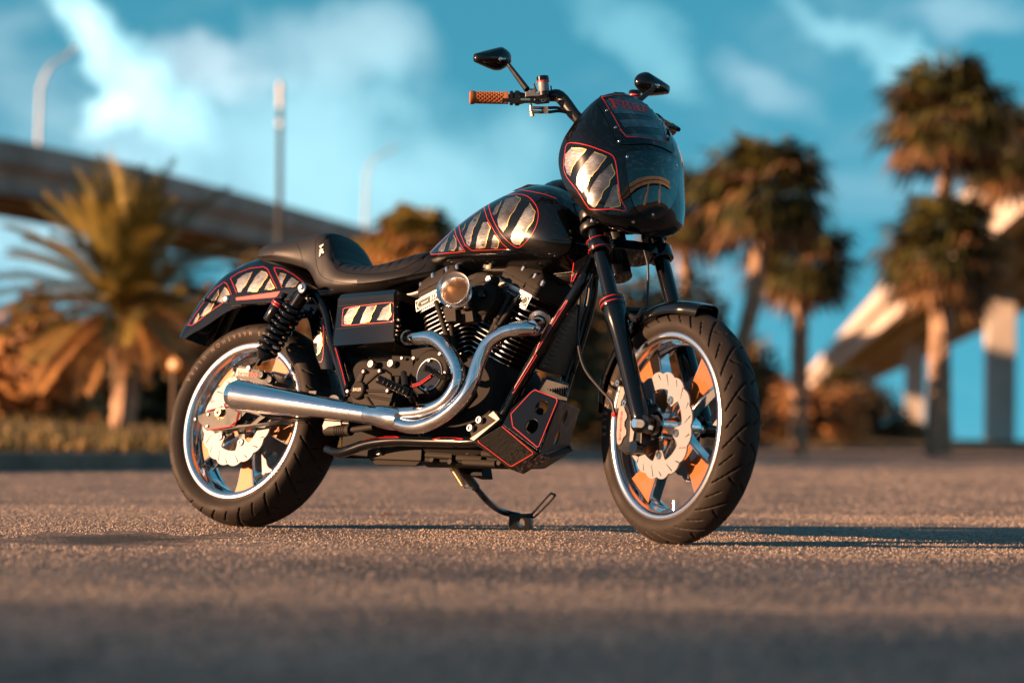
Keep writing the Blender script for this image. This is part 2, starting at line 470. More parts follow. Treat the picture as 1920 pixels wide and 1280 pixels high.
def obj1(name, mb, mats, parent=None, M=None, sharp=32, bevel=0, recalc=True, seg=2):
    mats = [mats] if isinstance(mats, str) else mats
    me = mb if isinstance(mb, bpy.types.Mesh) else mesh_of(name, mb, mats, sharp, recalc)
    o = bpy.data.objects.new(name, me); COL.objects.link(o)
    if parent is not None:
        o.parent = parent
    if M is not None:
        o.matrix_local = M
    if bevel:
        b = o.modifiers.new('bevel', 'BEVEL'); b.width = bevel; b.segments = seg; b.limit_method = 'ANGLE'; b.angle_limit = radians(40)
        b.harden_normals = True
    return o
def tag(o, label, cat=None, group=None, kind=None):
    if label: o['label'] = label
    if cat: o['category'] = cat
    if group: o['group'] = group
    if kind: o['kind'] = kind
    return o
def text2d(s, size=1.0, shear=0.0, bold=0.0, spacing=1.0):
    cu = bpy.data.curves.new('t', 'FONT'); cu.body = s; cu.size = size; cu.shear = shear; cu.offset = bold; cu.space_character = spacing
    cu.resolution_u = 3
    o = bpy.data.objects.new('t', cu); COL.objects.link(o)
    dg = bpy.context.evaluated_depsgraph_get(); me = o.evaluated_get(dg).to_mesh()
    vs = [(v.co.x, v.co.y) for v in me.vertices]; fs = [tuple(p.vertices) for p in me.polygons]
    o.evaluated_get(dg).to_mesh_clear()
    bpy.data.objects.remove(o); bpy.data.curves.remove(cu)
    x0 = min(v[0] for v in vs); x1 = max(v[0] for v in vs); y0 = min(v[1] for v in vs); y1 = max(v[1] for v in vs)
    return [(v[0] - x0, v[1] - y0) for v in vs], fs, x1 - x0, y1 - y0
# ================================================================ THE MOTORCYCLE
bike = bpy.data.objects.new('motorcycle', None); COL.objects.link(bike)
bike.matrix_world = M_BIKE
tag(bike, 'custom black motorcycle with claw stripe paint, orange wheels and chrome exhaust leaning on its stand', 'motorcycle')
Y = V((0, 1, 0))

# ---------------------------------------------------------------- paint helpers: flat print laid on a real surface
def bvh_of(mb):
    return BVHTree.FromPolygons([tuple(p) for p in mb.v], mb.f)
def cast(px, py, bvh, inv, off):
    o, d = ray(px, py, inv); d.normalize()
    h = bvh.ray_cast(o, d)
    if h[0] is None:
        return None
    n = h[1]
    if n.dot(d) > 0: n = -n
    return h[0] + n * off, n
def resample(poly, step, closed=True):
    out = []
    n = len(poly)
    for i in range(n if closed else n - 1):
        a = V(poly[i]); b = V(poly[(i + 1) % n]); k = max(1, int((b - a).length / step))
        out += [a + (b - a) * (j / k) for j in range(k)]
    if not closed:
        out.append(V(poly[-1]))
    return out
def round_poly(poly, n=4, closed=True):
    return [V((p.x, p.y)) for p in catmull([V((p[0], p[1], 0)) for p in poly], n, closed)]
def decal(poly, bvh, inv, off, jag=0., step=3., seed=1):
    """filled patch of print following the surface under the outline"""
    rnd = random.Random(seed)
    pts = resample(poly, step)
    if jag:
        m = len(pts); q = []
        for i, p in enumerate(pts):
            t = pts[(i + 1) % m] - pts[i - 1]; nn = V((-t.y, t.x)).normalized() if t.length else V((0, 0))
            q.append(p + nn * rnd.uniform(-jag, jag))
        pts = q
    xs = [p.x for p in pts]; ys = [p.y for p in pts]
    def inside(x, y):
        c = False; j = len(pts) - 1
        for i in range(len(pts)):
            if (pts[i].y > y) != (pts[j].y > y) and x < (pts[j].x - pts[i].x) * (y - pts[i].y) / (pts[j].y - pts[i].y) + pts[i].x:
                c = not c
            j = i
        return c
    allp = list(pts); n = len(pts)
    st = step * 1.6; y = min(ys)
    while y < max(ys):
        x = min(xs)
        while x < max(xs):
            if inside(x, y) and min((p.x - x) ** 2 + (p.y - y) ** 2 for p in pts) > (.5 * st) ** 2:
                allp.append(V((x, y)))
            x += st
        y += st
    r = geometry.delaunay_2d_cdt(allp, [(i, (i + 1) % n) for i in range(n)], [], 1, 1e-6)
    vs = []; ok = []
    for p in r[0]:
        c = cast(p.x, p.y, bvh, inv, off)
        vs.append(c[0] if c else V((0, 0, 0))); ok.append(bool(c))
    fs = [tuple(f) for f in r[2] if all(ok[i] for i in f) and max((vs[f[0]] - vs[f[1]]).length, (vs[f[1]] - vs[f[2]]).length) < .05]
    return vs, fs
def ribbon(path, bvh, inv, off, width, closed=False, step=3.):
    pts = resample(path, step, closed); cs = [cast(p.x, p.y, bvh, inv, off) for p in pts]
    vs = []; fs = []; n = len(cs); idx = [None] * n
    for i in range(n):
        if cs[i] is None: continue
        a = cs[i - 1] if (closed or i) else None; b = cs[(i + 1) % n] if (closed or i < n - 1) else None
        a = a or cs[i]; b = b or cs[i]
        t = b[0] - a[0]
        if t.length < 1e-6: continue
        sd = t.normalized().cross(cs[i][1]).normalized()
        idx[i] = len(vs); vs += [cs[i][0] - sd * width / 2, cs[i][0] + sd * width / 2]
    for i in range(n if closed else n - 1):
        j = (i + 1) % n
        if idx[i] is not None and idx[j] is not None and (vs[idx[i]] - vs[idx[j]]).length < .05:
            fs.append((idx[i], idx[i] + 1, idx[j] + 1, idx[j]))
    return vs, fs
def tp(ox, oy, s):
    return lambda pts: [(ox + x / s, oy + y / s) for x, y in pts]
def claws(parent, bvh, inv, panels, bands, pin=.0014, off=.0006, jag=.7):
    """red pinstripe outlines and torn silver claw bands with a gold edge"""
    if bands:
        mb = MB(); gb = MB()
        for k, b in enumerate(bands):
            pts = resample(b, 5)
            rnd = random.Random(k * 7 + 3); q = []; m = len(pts)
            for i, p in enumerate(pts):
                t = pts[(i + 1) % m] - pts[i - 1]; nn = V((-t.y, t.x)).normalized() if t.length else V((0, 0))
                q.append(p + nn * rnd.uniform(-jag, jag))
            mb.add(*decal(q, bvh, inv, off, 0, 4.))
            # gold lining along the torn left side only
            m = len(q); lo = max(range(m), key=lambda i: q[i].y); hi = min(range(m), key=lambda i: q[i].y)
            side = []; i = lo
            while i != hi:
                side.append(q[i]); i = (i + 1) % m
            side2 = []; i = hi
            while i != lo:
                side2.append(q[i]); i = (i + 1) % m
            s_ = side if sum(p.x for p in side) / max(1, len(side)) > sum(p.x for p in side2) / max(1, len(side2)) else side2
            if len(s_) > 2:
                gb.add(*ribbon(s_, bvh, inv, off * 1.8, .0020))
        obj('claw_print', mb, 'claw_silver', parent, sharp=60)
        obj('claw_edge', gb, 'claw_gold', parent, sharp=60)
    if panels:
        rb = MB()
        for p, closed in panels:
            rb.add(*ribbon(p, bvh, inv, off * 2.6, pin, closed))
        obj('pinstripe', rb, 'pin_red', parent, sharp=60)

# ---------------------------------------------------------------- wheels
def tyre_mesh(prof, R, cz, cx, nth, grooves):
    half = catmull([V((r, h, 0)) for r, h in prof], 7)
    full = half + [V((p.x, -p.y, 0)) for p in half[-2::-1]]
    L = [0]
    for i in range(1, len(full)): L.append(L[-1] + (full[i] - full[i - 1]).length)
    tot = L[-1]; n = len(full); vs = []
    nrm = []
    for i in range(n):
        a = full[max(0, i - 1)]; b = full[min(n - 1, i + 1)]; t = (b - a).normalized(); nrm.append(V((-t.y, t.x)) if False else V((t.y, -t.x)))
    for j in range(nth):
        th = 2 * pi * j / nth
        for i in range(n):
            t = (L[i] / tot - .5) * 2
            d = grooves(th, t, R)
            nn = nrm[i]
            if nn.x < 0: nn = -nn
            r = full[i].x - nn.x * d; h = full[i].y - nn.y * d
            vs.append(V((cx + r * cos(th), h, cz + r * sin(th))))
    fs = []
    for j in range(nth):
        j2 = (j + 1) % nth
        for i in range(n - 1):
            fs.append((j * n + i, j * n + i + 1, j2 * n + i + 1, j2 * n + i))
    mb = MB(); mb.add(vs, fs)
    return mb
def make_grooves(npitch, k, tmax, tmin=.03):
    p = 2 * pi / npitch
    def g(th, t, R):
        a = abs(t)
        if a > tmax or a < tmin: return 0.
        d = 0.
        base = th + (p * .5 if t > 0 else 0)
        for kind in (0, 1, 2):
            if kind == 0:
                lo, hi, off, w = tmin, tmax, 0., .0040
            elif kind == 1:
                lo, hi, off, w = tmax * .50, tmax * .97, p * .5, .0032
            else:
                lo, hi, off, w = tmax * .1, tmax * .46, p * .42, .0027
            if not lo < a < hi: continue
            c = off - k * (a / tmax) ** 1.35 * (1 if kind < 2 else -.7)
            e = (base - c + p / 2) % p - p / 2
            x = abs(e) * R * .93
            if x < w:
                fade = min(1, (a - lo) / .04, (hi - a) / .03)
                d = max(d, .0058 * fade * min(1, (w - x) / (w * .45)))
        return d
    return g
def rim_profile(R, w):
    a = [(R + .001, -w), (R + .0025, -w - .004), (R - .001, -w - .0065), (R - .006, -w - .005), (R - .0085, -w), (R - .010, -w + .010),
         (R - .0155, -w + .014), (R - .017, -w + .022), (R - .0225, -w + .027), (R - .024, -w + .036), (R - .030, -w + .042)]
    o = [(R - .004, w - .004), (R - .016, 0), (R - .004, -w + .004)]
    return a + [(r, -h) for r, h in a[::-1]] + o
def disc_outline(R, nb):
    return [((R - .0085 + .0085 * abs(sin(nb * t / 2 + .4)) ** .7) * cos(t), (R - .0085 + .0085 * abs(sin(nb * t / 2 + .4)) ** .7) * sin(t))
            for t in [2 * pi * i / (nb * 10) for i in range(nb * 10)]]
def disc_inner(r0, depth, ang0, n=5):
    out = []
    for i in range(180):
        t = 2 * pi * i / 180
        e = abs(((t - ang0) / (2 * pi / n) + .5) % 1 - .5) * 2 * pi / n
        x = max(0., min(1., (.30 - e) / .14)); x = x * x * (3 - 2 * x)
        r = r0 - depth * x
        out.append((r * cos(t), r * sin(t)))
    return out
def brake_disc(parent, cx, cz, y, ang0, th=.005):
    R = .1475; slots = []
    for i in range(20):
        t = 2 * pi * i / 20 + ang0
        if i % 2: r0, r1, tw = .112, .140, .13
        else: r0, r1, tw = .124, .139, .09
        a = V((r0 * cos(t), r0 * sin(t))); b = V((r1 * cos(t + tw), r1 * sin(t + tw))); n_ = V((-(b - a).y, (b - a).x)).normalized() * .0016
        slots.append([tuple(a - n_ * .5), tuple(b - n_ * 1.2), tuple(b + n_ * 1.2), tuple(a + n_ * .5)])
    mb = MB()
    mb.plate(disc_outline(R, 16), [disc_inner(.1, .031, ang0)] + slots, lambda u, v, h: V((cx + u, y + h, cz + v)), th)
    d = obj('brake_disc', mb, 'brushed', parent, sharp=30)
    bb = MB()
    for k in range(5):
        t = ang0 + 2 * pi * k / 5; c = V((cx + .081 * cos(t), y - .003, cz + .081 * sin(t)))
        bb.lathe([(.0115, .004), (.0115, 0), (.0095, -.002), (.0055, -.002), (.005, .001), (.0, .001)], c, Y, 16)
    obj('bolt', bb, 'bolt_steel', parent)
    cb = MB()
    cb.lathe([(.026, .0), (.030, -.012), (.030, -.028), (.036, -.03), (.036, .014)], (cx, y + .018, cz), Y, 28)
    for k in range(5):
        t = ang0 + 2 * pi * k / 5
        e = V((cos(t), 0, sin(t))); s_ = V((-sin(t), 0, cos(t))); o = V((cx, y + .007, cz))
        cb.hexa([o + e * .03 - s_ * .013, o + e * .086 - s_ * .010, o + e * .086 + s_ * .010, o + e * .03 + s_ * .013,
                 o + e * .03 - s_ * .010 + Y * .016, o + e * .086 - s_ * .008 + Y * .006, o + e * .086 + s_ * .008 + Y * .006, o + e * .03 + s_ * .010 + Y * .016])
        t2 = t + .63
        cb.lathe([(0, -.004), (.0045, -.004), (.0045, .004)], (cx + .043 * cos(t2), y - .006, cz + .043 * sin(t2)), Y, 6)
    obj('disc_carrier', cb, 'polished', parent)
    return d
def spoke(parent, cx, cz, ang, r1, yf, yb, wide, twist=0.):
    e = V((cos(ang), 0, sin(ang))); s_ = V((-sin(ang), 0, cos(ang))); o = V((cx, 0, cz))
    out = [(.030, .021), (.060, .021), (.095, wide * .50), (.135, wide * .64), (.175, wide * .82), (.200, wide * .96), (r1, wide * 1.14)]
    def ring(y, ins, tw):
        L = [(r, h - ins) for r, h in out]
        pts = [(r, -h) for r, h in L] + [(r, h) for r, h in L[::-1]]
        return [o + e * r + s_ * (h + tw * (r - .03)) + Y * y for r, h in pts]
    mb = MB(); n = len(out) * 2
    secs = [ring(yb, .002, twist), ring(yf + .004, 0, 0), ring(yf, .0022, 0)]
    mb.loft(secs, closed=True, caps=True)
    q = [(r, h - .0050) for r, h in out]; q[0] = (.036, q[0][1]); q[-1] = (r1 - .004, q[-1][1])
    pts = [(r, -h) for r, h in q] + [(r, h) for r, h in q[::-1]]
    mb.prism([o + e * r + s_ * h + Y * (yf - .0012) for r, h in pts], (0, .003, 0), 1)
    return obj('spoke', mb, ['polished', 'orange_metal'], parent, sharp=30)
def ring_text(mb, s, cx, cz, R, ang0, size, yfun, bold=0, spacing=1.1):
    vs, fs, w, h = text2d(s, size, 0, bold, spacing)
    out = []
    for x, y_ in vs:
        t = ang0 + x / R; r = R - (y_ - h / 2)
        out.append(V((cx + r * cos(t), yfun(r), cz + r * sin(t))))
    mb.add(out, fs); return w / R

REAR_P = [(.2425, -.052), (.250, -.064), (.262, -.0755), (.277, -.0825), (.292, -.079), (.304, -.065), (.3135, -.038), (.3187, 0)]
FRONT_P = [(.2530, -.042), (.259, -.0505), (.270, -.0575), (.283, -.0585), (.297, -.051), (.309, -.0375), (.3185, -.019), (.3227, 0)]
def side_y(prof):
    c = catmull([V((r, h, 0)) for r, h in prof], 7)
    def f(r):
        for a, b in zip(c, c[1:]):
            if a.x <= r <= b.x:
                t = (r - a.x) / max(1e-9, b.x - a.x); return a.y + (b.y - a.y) * t - .0012
        return c[0].y
    return f
# rear wheel
rim = MB(); rim.lathe(rim_profile(.2435, .056), (0, 0, RT), Y, 96, closed=True)
rim.lathe([(.0, -.05), (.022, -.05), (.027, -.042), (.029, -.03), (.034, -.022), (.036, .03), (.03, .05), (.0, .05)], (0, 0, RT), Y, 28)
rear = obj('wheel', rim, 'chrome', bike, sharp=40); rear['label'] = 'rear wheel with deep chrome rim and orange spokes'
def lip(parent, cx, cz, R, w):
    for s_ in (-1, 1):
        m = MB(); m.lathe([(R + .0032, s_ * (w + .0005)), (R + .003, s_ * (w + .0060)), (R - .001, s_ * (w + .0080)), (R - .0080, s_ * (w + .0072)), (R - .0165, s_ * (w + .0045)), (R - .0195, s_ * (w - .003)), (R - .0200, s_ * (w - .012))], (cx, 0, cz), Y, 128)
        obj('rim_lip', m, 'rim_lip', parent, sharp=60)
lip(rear, 0, RT, .2435, .056)
for a in (-82, -10, 62, 134, 206):
    spoke(rear, 0, RT, radians(a), .2165, -.022, .022, .040)
obj('tyre', tyre_mesh(REAR_P, RT, RT, 0, 720, make_grooves(17, -.20, .62)), 'rubber', rear, sharp=50)
tx = MB()
yf_ = side_y(REAR_P)
a0 = atan2(*((P(505, 632, -.078) - V((0, 0, RT))).zx)); a1 = atan2(*((P(352, 746, -.078) - V((0, 0, RT))).zx))
vs_, fs_, w0, h0 = text2d('888 MARATHON ULTRA', .0165, 0, .0004, 1.25)
sp = 1.25 * (a1 - a0) * .272 / w0
ring_text(tx, '888 MARATHON ULTRA', 0, RT, .272, a0, .0165, yf_, .0004, max(1., sp * .97))
obj('tyre_lettering', tx, 'tyre_print', rear, recalc=False)
brake_disc(rear, 0, RT, -.078, radians(-64))
vb = MB(); c_ = P(403, 877, -.01); e = (V((0, -.01, RT)) - c_).normalized()
vb.cyl(c_ - e * .012, c_ + e * .022, .0042, 10); vb.cyl(c_ + e * .010, c_ + e * .026, .0055, 10)
obj('valve', vb, 'satin_black', rear)
# rear sprocket on the far side
sk = MB(); teeth = 52
outl = [((.128 + (.006 if (i % 4) in (1, 2) else 0)) * cos(2 * pi * i / (teeth * 4)), (.128 + (.006 if (i % 4) in (1, 2) else 0)) * sin(2 * pi * i / (teeth * 4))) for i in range(teeth * 4)]
hol = [[(.088 * cos(t) + .019 * cos(q), .088 * sin(t) + .019 * sin(q)) for q in [2 * pi * j / 14 for j in range(14)]] for t in [2 * pi * k / 5 for k in range(5)]]
sk.plate(outl, hol, lambda u, v, h: V((u, .075 + h, RT + v)), .007)
obj('sprocket', sk, 'brushed', rear)

# front wheel, in the steered frame
rim = MB(); rim.lathe(rim_profile(.2542, .045), (WB, 0, FT), Y, 96, closed=True)
rim.lathe([(.0, -.075), (.02, -.075), (.023, -.06), (.024, -.045), (.034, -.04), (.036, .04), (.024, .06), (.0, .06)], (WB, 0, FT), Y, 28)
front = obj('wheel', rim, 'chrome', bike, M_STEER, sharp=40); front['label'] = 'front wheel with chrome rim and orange spokes'
lip(front, WB, FT, .2542, .045)
for a in (43, -46, -130, 126):
    spoke(front, WB, FT, radians(a), .2275, -.019, .017, .052)
obj('tyre', tyre_mesh(FRONT_P, FT, FT, WB, 720, make_grooves(18, .26, .66)), 'rubber', front, sharp=50)
tx = MB(); yf_ = side_y(FRONT_P)
a0 = atan2(*((F(1156, 722, -.057) - V((WB, 0, FT))).zx)); a1 = atan2(*((F(1139, 832, -.057) - V((WB, 0, FT))).zx))
if a1 < a0: a1 += 2 * pi
vs_, fs_, w0, h0 = text2d('METZELER', .0185, 0, .0003, 1.1)
ring_text(tx, 'METZELER', WB, FT, .273, a0, .0185, yf_, .0004, max(.9, 1.1 * (a1 - a0) * .273 / w0 * .97))
obj('tyre_lettering', tx, 'tyre_print', front, recalc=False)
brake_disc(front, WB, FT, -.064, radians(55))
sk = MB(); sk.plate(disc_outline(.1475, 16), [disc_inner(.1, .031, .3)], lambda u, v, h: V((WB + u, .06 + h, FT + v)), .005)
obj('brake_disc', sk, 'brushed', front)
vb = MB(); c_ = F(1264, 957, -.004); e = (V((WB, -.004, FT)) - c_).normalized()
vb.cyl(c_ - e * .008, c_ + e * .02, .0042, 10); vb.cyl(c_ + e * .010, c_ + e * .026, .006, 10)
obj('valve', vb, 'steel', front)
ax_ = MB(); ax_.cyl((WB, -.150, FT), (WB, .13, FT), .0125, 18); ax_.cyl((WB, -.108, FT), (WB, -.07, FT), .019, 20)
obj('axle', ax_, 'chrome', front)
sp_ = MB(); sp_.lathe([(.021, -.094), (.027, -.094), (.027, -.080), (.021, -.080)], (WB, 0, FT), Y, 24, closed=True)
obj('axle_seal', sp_, 'satin_black', front)
# ---------------------------------------------------------------- fuel tank
TANK = [(.612, .836, .818, .012), (.635, .853, .803, .038), (.66, .868, .797, .055), (.72, .903, .785, .085), (.80, .947, .777, .115), (.88, .985, .772, .138),
        (.96, 1.014, .770, .152), (1.03, 1.031, .768, .158), (1.10, 1.028, .765, .158), (1.15, 1.008, .766, .152), (1.19, .974, .772, .140), (1.222, .93, .788, .118), (1.245, .885, .815, .082), (1.254, .86, .84, .03)]
tk = MB(); secs = []
for i in range(64):
    x = .612 + (1.254 - .612) * (i / 63)
    zt, zb, w = interp(TANK, x)
    zm = zb + (zt - zb) * .42; sec = []
    for k in range(40):
        t = 2 * pi * k / 40 + pi / 2
        c, s_ = cos(t), sin(t)
        yy = w * (abs(c) ** .82) * (1 if c > 0 else -1)
        zz = zm + ((zt - zm) * abs(s_) ** .88 if s_ > 0 else -(zm - zb) * abs(s_) ** .7)
        sec.append(V((x, yy, zz)))
    secs.append(sec)
tk.loft(secs, closed=True, caps=True)
tank = obj('fuel_tank', tk, 'gloss_black', bike, sharp=50)
tank['label'] = 'black teardrop fuel tank with silver claw stripes and red pinstripes'
bt = bvh_of(tk)
q = tp(480, 320, 3.097)
panels = [
    (round_poly(q([(1355, 195), (1400, 165), (1470, 143), (1540, 140), (1590, 160), (1630, 210), (1640, 270), (1620, 340), (1580, 400), (1530, 445), (1490, 430), (1430, 375), (1390, 310), (1365, 250)])), True),
    (q([(1325, 214), (1345, 280), (1390, 360), (1430, 420), (1468, 455), (1255, 463), (1215, 430), (1190, 370), (1180, 322), (1250, 266), (1325, 214)]), False),
    (q([(1155, 338), (1165, 380), (1190, 430), (1218, 468), (1020, 488), (1015, 478), (1060, 432), (1110, 380), (1155, 338)]), False),
    (q([(1520, 112), (1590, 122), (1680, 140), (1745, 165)]), False)]
bands = [q(b) for b in [
    [(1372, 252), (1395, 205), (1425, 178), (1410, 220), (1386, 262)],
    [(1402, 282), (1425, 215), (1450, 165), (1510, 150), (1540, 162), (1505, 225), (1475, 268), (1458, 318), (1436, 362), (1412, 325)],
    [(1590, 190), (1622, 240), (1612, 290), (1580, 330), (1562, 372), (1532, 432), (1500, 430), (1478, 395), (1492, 350), (1522, 300), (1548, 250)],
    [(1194, 345), (1220, 306), (1212, 330), (1198, 360)],
    [(1212, 385), (1240, 312), (1270, 266), (1306, 243), (1284, 300), (1258, 350), (1248, 412), (1240, 440), (1224, 425)],
    [(1290, 370), (1320, 300), (1345, 300), (1362, 330), (1348, 372), (1332, 446), (1276, 452)],
    [(1372, 400), (1384, 376), (1412, 412), (1402, 448), (1366, 450)],
    [(1070, 440), (1122, 378), (1104, 428), (1090, 466), (1058, 470)],
    [(1128, 425), (1148, 378), (1164, 400), (1166, 440), (1150, 462), (1116, 464)],
    [(1184, 440), (1206, 462), (1176, 466)]]]
claws(tank, bt, _ib, panels, bands)
# tank console and filler behind the fairing
cn = MB()
cn.loft([[P(980, 357, 0) + V((0, y, -abs(y) * .25 - .004)) for y in (-.045, -.02, 0, .02, .045)],
         [P(1010, 352, 0) + V((0, y, .010 - abs(y) * .3)) for y in (-.05, -.02, 0, .02, .05)],
         [P(1045, 352, 0) + V((.01, y, .004 - abs(y) * .3)) for y in (-.05, -.02, 0, .02, .05)]])
obj('tank_console', cn, 'gloss_black', bike, sharp=60)
g_ = MB(); g_.ball(P(1052, 372, 0), .085, 24, (1.0, .62, .66))
obj('gauge_housing', g_, 'gloss_black', bike, sharp=60)

# ---------------------------------------------------------------- seat
SEAT = [(-.066, .840, .848, .856, .035), (-.055, .832, .853, .870, .06), (-.03, .826, .860, .886, .082), (.05, .820, .866, .897, .095), (.14, .804, .871, .907, .100), (.20, .785, .876, .917, .105),
        (.228, .762, .874, .919, .108), (.255, .733, .862, .912, .112), (.278, .720, .842, .890, .115), (.297, .716, .822, .862, .118), (.32, .713, .798, .832, .121), (.36, .709, .773, .810, .126),
        (.44, .708, .760, .802, .130), (.52, .716, .756, .815, .128), (.57, .727, .760, .831, .119), (.62, .742, .774, .847, .100), (.66, .757, .790, .846, .076), (.69, .772, .800, .832, .05), (.70, .785, .800, .815, .02)]
st = MB(); secs = []; NX = 150
xs = [-.066 + .766 * i / (NX - 1) for i in range(NX)]
arc = 0.; pz = None; k_in = []
for x in xs:
    zl, ze, zt, w = interp(SEAT, x)
    if pz is not None: arc += hypot(xs[1] - xs[0], zt - pz)
    pz = zt
    rib = 0.
    if .236 < x < .665:
        u_ = (arc / .034) % 1.; rib = .0075 * max(0, 1 - min(u_, 1 - u_) / .13)
    sec = []
    for yy, zz in ((.0, zl + .004), (.55, zl), (.86, zl + .001), (.95, zl + .012), (.99, zl + (ze - zl) * .35), (.985, zl + (ze - zl) * .65), (.95, zl + (ze - zl) * .9), (.91, ze + .004)):
        sec.append((yy * w, zz))
    for j in range(1, 9):
        t = j / 8.; yv = .90 * cos(t * pi / 2) ** .9 if j < 8 else 0
        h = ze + (zt - ze) * sin(t * pi / 2) ** .8
        groove = .004 if j == 1 and x > .23 else 0
        sec.append((yv * w, h - (rib if j >= 2 else 0) - groove))
    full = [V((x, -a, b)) for a, b in sec] + [V((x, a, b)) for a, b in sec[-2:0:-1]]
    secs.append(full)
n_ = len(secs[0]); st.loft(secs, closed=True, caps=True)
for fi, f in enumerate(st.f):
    if len(f) == 4:
        k = f[0] % n_; x = st.v[f[0]].x
        if 9 <= k <= 20 and x > .236: st.m[fi] = 1
seat = obj('seat', st, ['leather', 'leather_pad'], bike, sharp=45)
seat['label'] = 'black leather solo seat with pleated pad and raised back hump'
bs = bvh_of(st)
q = tp(480, 320, 3.097); sm = MB()
sm.add(*ribbon(round_poly(q([(348, 395), (345, 480), (355, 560), (380, 610), (440, 640), (560, 655), (720, 650), (860, 620), (960, 570), (985, 540)]), 5, False), bs, _ib, .0006, .0016))
sm.add(*ribbon(round_poly(q([(430, 395), (432, 470), (445, 540), (490, 580), (560, 598), (700, 600), (850, 570), (980, 495)]), 5, False), bs, _ib, .0008, .0022))
sm.add(*ribbon(round_poly(q([(238, 425), (258, 470), (275, 540), (290, 570)]), 5, False), bs, _ib, .0006, .0018))
obj('seam', sm, 'deep_black', seat, sharp=60)
# small woven maker's tag: three block letters reading up the hump
bg = MB(); q2 = tp(560, 440, 12.8)
bg.add(*decal(q2([(495, 262), (612, 200), (618, 470), (498, 560)]), bs, _ib, .0008, 0, 1.2))
obj('tag_patch', bg, 'deep_black', seat)
tg = MB()
for pl in ([(505, 275), (605, 222), (590, 270), (560, 285), (545, 330), (520, 330), (530, 300), (505, 305)],
           [(505, 375), (530, 350), (600, 345), (575, 385), (540, 400), (505, 395)],
           [(505, 430), (540, 405), (605, 395), (608, 440), (575, 462), (570, 430), (535, 450), (525, 500), (500, 540)]):
    tg.add(*decal(q2(pl), bs, _ib, .0016, 0, .8))
obj('tag_lettering', tg, 'print_white', seat)

# ---------------------------------------------------------------- rear fender
FEN = [((-.328, .585), (-.285, .573), .092), ((-.318, .62), (-.262, .585), .094), ((-.298, .66), (-.232, .597), .096), ((-.264, .722), (-.185, .617), .097), ((-.2, .786), (-.115, .655), .097), ((-.142, .819), (-.06, .672), .096), ((-.083, .839), (0, .680), .095),
       ((-.01, .850), (.05, .685), .095), ((.07, .833), (.10, .688), .094), ((.14, .797), (.14, .67), .092), ((.215, .755), (.175, .65), .09), ((.285, .69), (.23, .635), .088), ((.335, .61), (.262, .58), .086), ((.37, .53), (.29, .52), .084), ((.378, .475), (.322, .475), .082)]
fe = MB()
C_ = catmull([V((c[0], 0, c[1])) for c, l, w in FEN], 4); L_ = catmull([V((l[0], 0, l[1])) for c, l, w in FEN], 4); W_ = catmull([V((w, 0, 0)) for c, l, w in FEN], 4)
def fend_sec(C, L, w, ins):
    sec = []
    for k in range(29):
        t = -pi / 2 + pi * k / 28
        yy = (w - ins) * (1 if t > 0 else -1) * abs(sin(t)) ** .55; h = max(0, cos(t)) ** .55
        d = (C - L); pnt = L + d * h - d.normalized() * ins * (1 if h > .05 else 0)
        sec.append(V((pnt.x, yy, pnt.z)))
    return sec
so = [fend_sec(c, l, w.x, 0) for c, l, w in zip(C_, L_, W_)]; si = [fend_sec(c, l, w.x, .004)[::-1] for c, l, w in zip(C_, L_, W_)]
fe.loft([a + b for a, b in zip(so, si)], closed=True, caps=True)
fend = obj('fender', fe, 'gloss_black', bike, sharp=45); fend['label'] = 'black rear fender with silver claw stripes'
fo = MB(); fo.loft(so); bf = bvh_of(fo)
q = tp(340, 450, 5.566)
panels = [(q([(70, 890), (150, 770), (260, 620), (360, 505), (450, 440), (480, 462), (525, 568), (430, 660), (300, 750), (200, 830), (120, 888), (70, 890)]), False),
          (q([(580, 555), (515, 398), (600, 343), (720, 298), (860, 281), (900, 303), (940, 380), (1000, 505)]), False),
          (q([(1055, 500), (965, 288), (1060, 303), (1170, 362), (1300, 465)]), False),
          (q([(1000, 222), (1100, 240), (1200, 280), (1290, 300)]), False), (q([(1300, 345), (1355, 385)]), False),
          (round_poly(q([(1440, 800), (1475, 850), (1488, 1000), (1472, 1258), (1400, 1235), (1350, 1130), (1330, 1000)]), 4, False), False),
          (q([(1570, 820), (1592, 1000), (1580, 1200), (1600, 1280)]), False)]
bands = [q(b) for b in [
    [(125, 872), (150, 815), (180, 768), (182, 800), (152, 862)],
    [(200, 800), (260, 700), (330, 605), (392, 515), (388, 572), (345, 650), (305, 735), (250, 775)],
    [(372, 640), (412, 560), (450, 495), (478, 515), (500, 575), (430, 650)],
    [(592, 545), (568, 470), (590, 410), (660, 358), (742, 332), (695, 435), (645, 500), (625, 548)],
    [(692, 540), (722, 470), (780, 380), (830, 325), (892, 342), (905, 370), (862, 430), (832, 480), (792, 532)],
    [(868, 520), (900, 445), (928, 415), (975, 505)],
    [(1048, 470), (1010, 390), (1032, 350), (1092, 362), (1062, 420)],
    [(1082, 495), (1112, 432), (1150, 390), (1225, 440), (1192, 485)],
    [(1350, 1075), (1400, 1020), (1465, 965), (1470, 1100), (1440, 1180), (1390, 1220), (1362, 1150)]]]
claws(fend, bf, _ib, panels, bands)
fb = MB(); c_ = P(395, 566, -.1)
fb.cyl(c_, c_ + V((0, -.022, 0)), .0045, 10); fb.ball(c_ + V((0, -.024, 0)), .007, 10); obj('marker_stud', fb, 'satin_black', bike)
